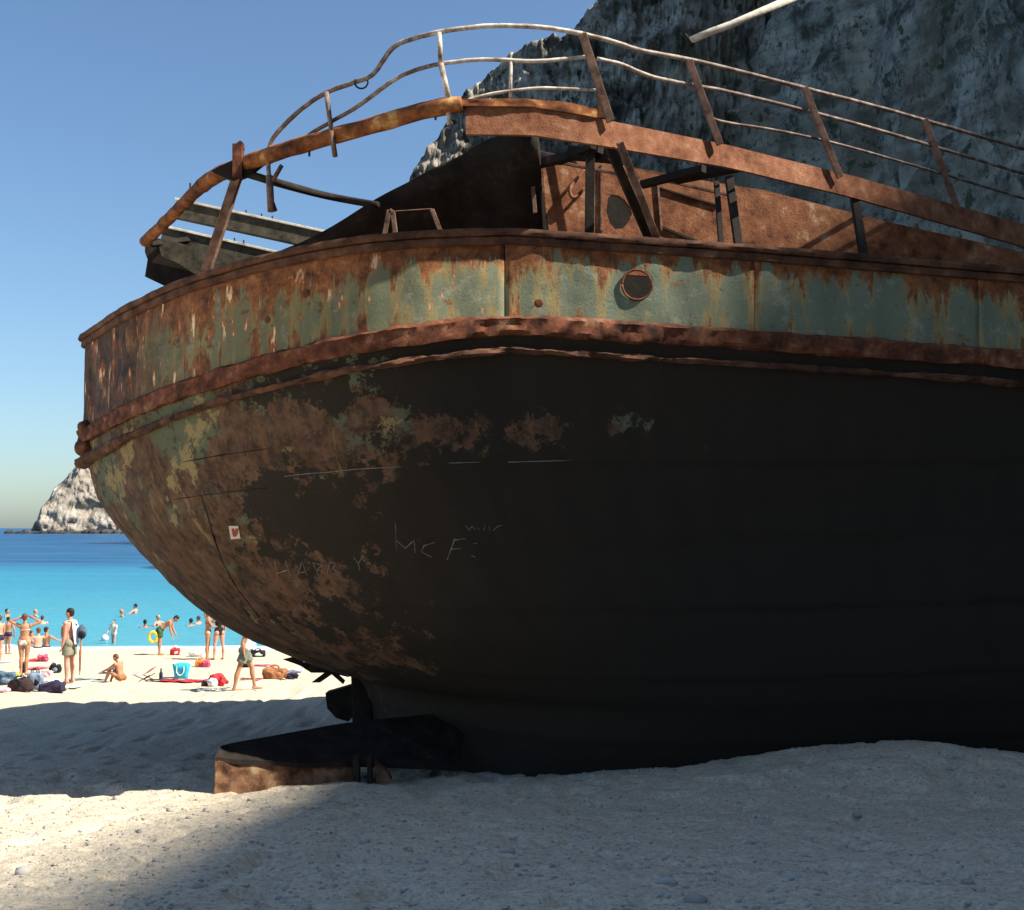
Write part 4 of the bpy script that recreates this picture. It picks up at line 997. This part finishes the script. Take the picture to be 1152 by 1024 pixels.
CL = {'khaki': plain('cloth_khaki', (.22, .21, .15), .9), 'navy': plain('cloth_navy', (.03, .03, .06), .9), 'black': plain('cloth_black', (.014, .014, .017), .9), 'white': plain('cloth_white', (.72, .76, .72), .9), 'mint': plain('cloth_mint', (.52, .70, .62), .9),
      'greygreen': plain('cloth_grey_green', (.15, .17, .13), .9, .3, 8), 'cream': plain('cloth_cream', (.62, .58, .50), .9), 'yellow': plain('yellow_plastic', (.75, .62, .05), .4), 'green': plain('cloth_dark_green', (.04, .09, .03), .9, .6, 9),
      'red': plain('cloth_red', (.55, .03, .04), .8), 'pink': plain('cloth_pink', (.62, .09, .16), .9), 'cyan': plain('cloth_turquoise', (.03, .42, .60), .8), 'orange': plain('cloth_orange', (.75, .26, .05), .8), 'brown': plain('leather_brown', (.28, .12, .05), .7, .3, 10),
      'denim': plain('cloth_denim', (.07, .12, .17), .9, .3, 14), 'lilac': plain('cloth_lilac', (.50, .52, .66), .9), 'darkbrown': plain('cloth_dark_brown', (.035, .022, .024), .9, .4, 10), 'purple': plain('cloth_purple', (.028, .024, .055), .9), 'greyblue': plain('cloth_grey_blue', (.18, .24, .32), .9, .3, 10), 'lime': plain('cloth_lime', (.55, .62, .08), .8), 'rose': plain('cloth_rose', (.72, .42, .45), .9)}
FB = R(0)       # facing away from the camera
# bare-chested man with towel, backpack and khaki shorts, facing left
r_, off, sc = person('bare-chested man in khaki shorts with white towel and dark backpack, standing in profile', 77.5, 768.5, 1.76, R(78), 'pink', 'dark',
    skel(aL=((-.02, .06, -1), (0, .25, -1)), aR=((.05, -.02, -1), (0, .18, -1)), lL=((.02, .05, -1), (0, -.03, -1)), lR=((-.02, -.03, -1), (0, -.06, -1)), headdir=(0, .12, 1)), clothes=(('shorts', CL['khaki']), ('towel', CL['cream']), ('towelback', CL['lilac'])))
g = r_.location
bk = MB(); bk.ell((0, 0, 0), (.11, .10, .18), 16, 12); me = bk.mesh(); wobble(me, .02, 7); bpk = empty('backpack', g + Vector((.27, .02, 1.20)), 0)
tag(bpk, 'dark backpack hanging behind the bare-chested man in khaki shorts', 'backpack'); link('bag', me, CL['denim'], bpk)
sm_ = MB(); sm_.tube([(-.10, -.04, .16), (-.2, -.07, .24), (-.30, -.07, .14)], .02, 6); sm_.build('strap', CL['black'], bpk); sm_ = MB(); sm_.ell((.03, -.08, -.06), (.09, .05, .09), 10, 8); sm_.build('pocket', CL['black'], bpk)
um = empty('folded_parasol', g + Vector((.26, -.02, .42))); tag(um, 'thin dark folded stick hanging behind the man in khaki shorts', 'umbrella')
sm_ = MB(); sm_.tube([(0, 0, -.14), (0, 0, .30), (.02, 0, .68)], [.018, .03, .012], 8); sm_.build('cloth', CL['brown'], um); sm_ = MB(); sm_.tube([(0, 0, -.24), (0, 0, -.14)], [.008, .01], 6); sm_.build('tip', CL['black'], um)
# woman with raised arms
person('woman in white bikini bottoms seen from behind with both arms raised to her hair', 26.5, 759, 1.66, R(8), 'tan', 'brown',
    skel(aL=((-.85, .1, .42), (.93, .05, .30)), aR=((.85, .1, .30), (-.9, .1, .45)), lL=((.05, .02, -1), (.0, -.04, -1)), female=True), True, (('bottom', CL['mint']), ('top', CL['cream'])), long_hair=False)
person('boy in dark trunks with his back turned, standing at the waterline', 8.5, 736, 1.28, R(-5), 'tan', 'dark',
    skel(aL=((-.35, .1, -1), (.1, .25, -1))), clothes=(('trunks', CL['navy']),))
person('bather cut off by the left edge of the view', -2, 746, 1.5, R(60), 'pink', 'brown', skel(aL=((-.2, .2, -1), (.1, .5, -1))), clothes=(('trunks', CL['navy']),))
# bending man
r_, off, sc = person('man in green and yellow swim shorts bending forward at the waterline', 180, 737, 1.62, R(-80), 'tan', 'dark',
    skel(lean=(0, .80, .62), aL=((-.05, .25, -1), (0, .45, -.9)), aR=((.05, .1, -1), (0, .3, -1)), lL=((.0, -.05, -1), (0, .02, -1)), lR=((.02, .08, -1), (0, -.06, -1)), headdir=(0, .9, .42)), clothes=(('shorts', CL['green']),))
g = r_.location; yb = MB(); yb.tube([(.14 * math.cos(a_), 0.02, .17 * math.sin(a_)) for a_ in np.linspace(0, 6.28, 25)], .055, 10)
fl = empty('swim_ring', g + Vector((-.20, -.16, .62))); tag(fl, 'yellow swim ring held low behind the bending man', 'swim ring'); yb.build('ring_tube', CL['yellow'], fl)
vb = MB(); vb.tube([(0, -.03, -.17), (0, -.11, -.17)], .010, 6); vb.build('valve', CL['white'], fl)
# two women
person('woman in white bikini bottoms talking to the woman in a black swimsuit', 233.5, 742, 1.62, R(-75), 'tan', 'fair',
    skel(aL=((-.1, .8, -.4), (.1, .9, .1)), aR=((.1, .5, -.8), (-.1, .9, 0)), lL=((.03, .04, -1), (0, -.05, -1)), lR=((.0, -.06, -1), (0, .0, -1)), female=True), True, (('bottom', CL['white']), ('top', CL['darkbrown'])), long_hair=True)
person('woman in a black one-piece swimsuit under the ship\'s stern', 246, 742, 1.64, R(40), 'pink', 'brown',
    skel(aL=((-.3, .7, -.5), (.1, .9, .2)), aR=((.25, .0, -1), (-.1, .2, -1)), lL=((-.12, .04, -1), (-.05, -.05, -1)), lR=((.10, -.04, -1), (.06, 0, -1)), female=True), True, (('suit', CL['black']),), long_hair=True)
# walking man
person('man in grey green shorts and pale shirt striding below the stern', 275, 777, 1.74, R(-70), 'tan', 'brown',
    skel(lean=(0, .12, 1), aL=((-.1, .55, -.8), (0, .95, -.25)), aR=((.1, -.5, -.9), (0, .15, -1)), lL=((-.04, .40, -.9), (0, .16, -1)), lR=((.04, -.34, -.95), (0, -.22, -1)), headdir=(0, .15, 1)), clothes=(('shorts', CL['greygreen']), ('shirt', CL['cream'])))
# seated child
r_, off, sc = person('child with auburn hair sitting on the sand beside a white towel', 135, 766, 1.25, R(75), 'tan', 'red',
    skel(lean=(0, .25, 1), aL=((-.1, .75, -.5), (.1, .8, -.3)), lL=((-.15, .85, .5), (-.02, .35, -.95)), headdir=(0, .55, .85), pelvis=(0, 0, .12)), clothes=(('trunks', CL['brown']),), loc=ground_hit(136, 767) + Vector((0, 0, -.08)))
# bathers in the water
SW = skel(aL=((-.75, .35, -.45), (-.3, .8, -.2))); SW2 = skel(aL=((-.5, .2, -.9), (.1, .4, -1)))
bathers = [(8, 694, 'dark', 'tan', 'bather\'s dark head in the water above the boy in trunks', .40), (40, 694, 'fair', 'pink', 'fair-haired bather farthest out at the left of the turquoise water', .38),
    (47.5, 702, 'brown', 'light', 'bather with brown hair swimming right of the woman with raised arms', .40), (34.5, 726, 'dark', 'tan', 'dark-haired bather close inshore beside the woman with raised arms', .55),
    (42.5, 729, 'brown', 'pink', 'middle bather of the three sitting in the shallows left of the man in shorts', .75), (52, 728, 'dark', 'tan', 'dark-haired bather nearest the man in khaki shorts, in the shallows', .75),
    (137, 694, 'fair', 'tan', 'fair-haired bather between two dark heads in the middle of the water', .38), (152, 690, 'dark', 'pink', 'bather farthest out with pink shoulders above the water', .50),
    (163, 706, 'dark', 'brown', 'dark-haired bather alone left of the bending man', .36), (178, 704, 'fair', 'pink', 'pale bather directly behind the bending man', .50), (214.5, 704, 'dark', 'tan', 'small dark-haired bather left of the two women', .34), (223, 702, 'brown', 'pink', 'brown-haired bather just behind the two women', .38)]
for px, py, hr, sk, lab, up in bathers:
    g = atz(px, py, 0.0); r_, off, sc = person(lab, px, py, 1.72, RNG.uniform(-2.5, 2.5), sk, hr, SW if up > .45 else SW2, upper=True, loc=g + Vector((0, 0, -(1.72 + .0) + up)), voxel=.016, clothes=(('trunks', CL['navy']),) if up > .6 else ())
person('small pale child standing in the shallows beside a white ball', 127.5, 727, 1.05, R(160), 'light', 'dark', skel(aL=((-.4, .3, -1), (0, .5, -.6))), clothes=(('shirt', CL['cream']), ('trunks', CL['cream'])), loc=atz(127.5, 724, 0) + Vector((0, 0, -.15)))
bl_ = MB(); bl_.ell((0, 0, 0), (.14, .14, .14), 18, 12); ball = empty('beach_ball', atz(118, 721, 0) + Vector((0, 0, .10))); tag(ball, 'white ball floating beside the pale child in the shallows', 'ball'); bl_.build('ball_skin', CL['white'], ball)
vb = MB(); vb.ell((0, 0, .14), (.02, .02, .01), 8, 6); vb.build('valve', CL['lilac'], ball)

# ---------------------------------------------------------------- beach things
def bag(name, label, cat, px, py, wpx, hpx, mat, seed=0, depth=.7, mat2=None, handle=None, squash=1.0, rz=0, wob=.16):
    g = ground_hit(px, py); Yd = g.y; w_ = wpx / F * Yd; h_ = hpx / F * Yd
    o = empty(name, g, rz); tag(o, label, cat)
    bm = bmesh.new(); bmesh.ops.create_cube(bm, size=1); bmesh.ops.subdivide_edges(bm, edges=bm.edges, cuts=9, use_grid_fill=True)
    for v in bm.verts:
        p = v.co.copy(); l = max(abs(p.x), abs(p.y), abs(p.z)) * 2; sph = p.normalized() * .5 * l
        p = p.lerp(sph, .55); p.x *= w_ * 1.12; p.y *= w_ * depth; p.z *= h_ * 1.15; 
        p += Vector(mnoise.noise_vector(p * (2.2 / max(w_, .2)) + Vector((seed, 0, 0)))) * w_ * wob + Vector(mnoise.noise_vector(p * (7 / max(w_, .2)) + Vector((seed, 3, 0)))) * w_ * wob * .35
        p.z += h_ * .48; p.z = max(p.z, -.02); v.co = p
    me = bpy.data.meshes.new(name); bm.to_mesh(me); bm.free(); link('bag_body', me, mat, o)
    if mat2:
        m2 = MB(); m2.ell((w_ * .12, -w_ * depth * .42, h_ * .42), (w_ * .28, w_ * .10, h_ * .28), 12, 8); me = m2.mesh(); wobble(me, w_ * .05, 6, seed); link('pocket', me, mat2, o)
    if handle is not None:
        for s_ in (-1, 1):
            m3 = MB(); m3.tube(smooth_pts([(-w_ * .22, s_ * .04, h_ * .85), (-w_ * .15, s_ * .06, h_ * 1.2), (w_ * .12, s_ * .06, h_ * 1.22), (w_ * .24, s_ * .04, h_ * .85)], 5), .012, 6); m3.build('handle', handle, o)
    return o
def towel(label, px, py, wpx, mat, dep=.7, seed=0, cat='towel', name='towel', amp=.035, rz=0, mat2=None):
    g = ground_hit(px, py); w_ = wpx / F * g.y; N, M_ = 30, 14; V = []
    c, s = math.cos(rz), math.sin(rz)
    for k in (0, 1):
        for j in range(M_ + 1):
            for i in range(N + 1):
                x = (i / N - .5) * w_; y = (j / M_ - .5) * dep; x, y = x * c - y * s, x * s + y * c
                z = gz(g.x + x, g.y + y) - g.z + .03 + (1 - k) * -.012 + amp * abs(mnoise.noise(Vector((x * 3.5, y * 3.5, seed)))) + amp * .5 * mnoise.noise(Vector((x * 9, y * 9, seed)))
                V.append(Vector((x, y, z)))
    K = (N + 1) * (M_ + 1); fs = []
    for j in range(M_):
        for i in range(N):
            q = j * (N + 1) + i; fs += [(K + q, K + q + 1, K + q + N + 2, K + q + N + 1), (q, q + N + 1, q + N + 2, q + 1)]
    for i in range(N): fs += [(i, i + 1, K + i + 1, K + i)]; q = M_ * (N + 1) + i; fs += [(q + 1, q, K + q, K + q + 1)]
    for j in range(M_): q = j * (N + 1); fs += [(q + N + 1, q, K + q, K + q + N + 1)]; q += N; fs += [(q, q + N + 1, K + q + N + 1, K + q)]
    me = mesh(name, V, fs); o = link(name, me, mat); o.location = g; tag(o, label, cat); return o
bag('beach_bag', 'blue denim beach bag at the left edge of the heap of bags', 'bag', 6, 770, 20, 14, CL['denim'], 1, mat2=CL['greyblue'])
bag('holdall', 'dark brown holdall lying in the front of the heap of bags', 'bag', 22, 777.5, 24, 13, CL['darkbrown'], 2, mat2=CL['black'], handle=CL['black'])
bag('rucksack', 'grey blue rucksack leaning on the dark brown holdall', 'rucksack', 39, 775, 17, 18, CL['greyblue'], 3, mat2=CL['black'], handle=CL['black'])
bag('clothes_heap', 'purple black clothes heaped at the right end of the pile of bags', 'clothes', 59, 777, 26, 9, CL['purple'], 4, wob=.22)
bag('clothes_heap', 'white shirt tossed over the purple black clothes', 'clothes', 58, 771.5, 20, 6, CL['white'], 5, wob=.25)
bag('clothes_heap', 'pink cloth lying at the left end of the heap of bags', 'clothes', 3, 778, 16, 4, CL['rose'], 6, wob=.2)
bag('clothes_heap', 'rose coloured cloth crumpled behind the grey blue rucksack', 'clothes', 52, 762, 14, 6, CL['rose'], 16, wob=.25)
bag('beach_bag', 'black bag standing between the feet of the woman with raised arms', 'bag', 26.5, 757, 8, 11, CL['black'], 7, mat2=CL['darkbrown'])
bag('cloth_bundle', 'small lime cloth at the foot of the woman with raised arms', 'cloth', 19, 762, 6, 5, CL['lime'], 8)
bag('beach_bag', 'black bag with pale contents left of the man in khaki shorts', 'bag', 61.5, 757, 11, 10, CL['black'], 9, mat2=CL['greyblue'], handle=CL['white'])
bag('clothes_heap', 'crimson cloth standing up behind the woman with raised arms', 'clothes', 49, 744.5, 9, 8, CL['pink'], 10, wob=.3)
towel('narrow crimson towel behind the woman with raised arms', 40, 743.5, 14, CL['red'], .8, 1)
towel('crimson towel spread beside the black bag', 40, 753, 18, CL['pink'], .9, 2)
towel('pale blue towel spread flat behind the man in khaki shorts', 97, 765.5, 42, CL['greyblue'], .4, 3)
towel('white towel lying in front of the man in khaki shorts', 84, 774, 14, CL['white'], .5, 4)
towel('pale blue mat at the far left beside the boy in trunks', 3, 745.5, 14, CL['lilac'], .6, 12)
towel('white lilac towel under the arms of the auburn-haired child', 124, 756, 15, CL['lilac'], .9, 5, amp=.08)
towel('red towel spread left of the turquoise tote', 181, 766.5, 30, CL['darkbrown'], .35, 6)
towel('red towel spread in front of the turquoise tote', 201, 767, 34, CL['red'], .5, 7)
towel('red towel stretching from the turquoise tote to the striding man', 224, 767, 26, CL['red'], .5, 8)
towel('thin grey strip lying on the sand in front of the red and white heap', 238, 778, 32, CL['greyblue'], .15, 9)  # narrow flat grey strip on the sand
towel('thin pink towel behind the striding man', 297, 749.5, 24, CL['pink'], .4, 10)
towel('red towel right of the striding man', 283, 765, 24, CL['red'], .3, 11)
# turquoise tote
g = ground_hit(204, 764.5); t = empty('tote_bag', g); tag(t, 'turquoise tote bag with white pattern standing open on the sand', 'tote bag')
W2 = 19 / F * g.y / 2; Hh = 17 / F * g.y; mb = MB(); V = []; nn_ = 24
for k, (f, zz) in enumerate(((.72, 0), (.8, .3), (.92, .7), (1.03, 1.0))):
    for i in range(nn_):
        a_ = 2 * math.pi * i / nn_; ca, sa = math.cos(a_), math.sin(a_); x = math.copysign(abs(ca) ** .5, ca) * W2 * f; y = math.copysign(abs(sa) ** .6, sa) * W2 * .55 * f; V.append((x, y, zz * Hh + .02 * math.sin(a_ * 3 + k)))
fs = [(j * nn_ + i, j * nn_ + (i + 1) % nn_, (j + 1) * nn_ + (i + 1) % nn_, (j + 1) * nn_ + i) for j in range(3) for i in range(nn_)] + [tuple(range(nn_ - 1, -1, -1))]
mb.add(V, fs); o = mb.build('tote_body', CL['cyan'], t); o.modifiers.new('s', 'SOLIDIFY').thickness = .012; apply_mods(o)
for s_ in (-1, 1):
    hm = MB(); hm.tube(smooth_pts([(-W2 * .4, s_ * W2 * .5, Hh * .9), (-W2 * .4, s_ * W2 * .58, Hh * .5), (0, s_ * W2 * .62, Hh * .3), (W2 * .4, s_ * W2 * .58, Hh * .5), (W2 * .4, s_ * W2 * .5, Hh * .9)], 5), .012, 6); hm.build('handle', CL['white'], t)
bag('beach_bag', 'red bag with white top at the waterline right of the bending man', 'bag', 197, 737, 10, 8, CL['red'], 11, mat2=CL['white'], handle=CL['white'])
bag('beach_bag', 'crumpled white bag by the feet of the two women', 'bag', 221, 738.5, 15, 6, CL['white'], 12, mat2=CL['cream'], handle=CL['cream'])
bag('beach_bag', 'orange and pink bag behind the striding man', 'bag', 226, 750.5, 11, 8, CL['orange'], 13, mat2=CL['pink'], handle=CL['greyblue'])
bag('cloth_bundle', 'pink bundle leaning on the orange bag', 'cloth', 232, 751, 8, 8, CL['pink'], 14)
bag('clothes_heap', 'red clothes heap in front of the striding man', 'clothes', 244, 771, 18, 11, CL['red'], 15, wob=.25)
bag('clothes_heap', 'white cloth tucked in front of the red clothes heap', 'clothes', 239, 773, 9, 9, CL['white'], 17, wob=.25)
bag('clothes_heap', 'black cloth at the left of the red clothes heap', 'clothes', 231, 773, 8, 6, CL['darkbrown'], 18, wob=.25)
bag('beach_bag', 'black bag with white trim behind the striding man, below the hull', 'bag', 290, 739, 16, 7, CL['black'], 19, mat2=CL['white'], handle=CL['black'])
bag('cloth_bundle', 'small black bundle behind the legs of the striding man', 'cloth', 276, 751, 8, 6, CL['black'], 20)
bag('beach_bag', 'brown leather holdall lying right of the striding man', 'bag', 309, 764, 24, 12, CL['brown'], 21, mat2=CL['brown'], handle=CL['brown'])
bag('clothes_heap', 'navy clothes lying against the brown leather holdall', 'clothes', 327, 763.5, 14, 6, CL['purple'], 22, wob=.25)
bag('clothes_heap', 'white and lilac cloth behind the navy clothes', 'clothes', 332, 757, 18, 4, CL['lilac'], 23, wob=.2)
bag('clothes_heap', 'large white cloth behind the striding man\'s waist', 'clothes', 280, 731, 12, 7, CL['white'], 24, wob=.2)
# bottle and low beach seat
g = ground_hit(181, 765); b_ = empty('bottle', g); tag(b_, 'dark bottle standing upright left of the turquoise tote', 'bottle')
mb = MB(); mb.tube([(0, 0, 0), (0, 0, .16), (0, 0, .20), (0, 0, .25)], [.045, .045, .02, .018], 12); mb.build('glass', CL['purple'], b_); mb = MB(); mb.tube([(0, 0, .25), (0, 0, .275)], .021, 10); mb.build('cap', CL['black'], b_)
g = ground_hit(164, 766); b_ = empty('beach_lounger', g); tag(b_, 'low white and pink folding beach seat left of the bottle', 'beach seat')
mb = MB(); V = []
for i in range(9):
    f = i / 8; x = -.28 + .5 * f; z = .17 + (.18 * max(0, f - .55) / .45); V += [(x, -.2, z), (x, .2, z), (x, .2, z - .012), (x, -.2, z - .012)]
mb.add(V, [(i * 4 + j, i * 4 + (j + 1) % 4, i * 4 + 4 + (j + 1) % 4, i * 4 + 4 + j) for i in range(8) for j in range(4)] + [(0, 1, 2, 3), (35, 34, 33, 32)]); mb.build('seat_cloth', CL['rose'], b_)
for s_ in (-1, 1):
    for x0, x1 in ((-.22, .14), (.16, -.12)):
        mb = MB(); mb.tube([(x0, s_ * .2, .16), (x1, s_ * .2, 0)], .010, 6); mb.build('leg', CL['darkbrown'], b_)
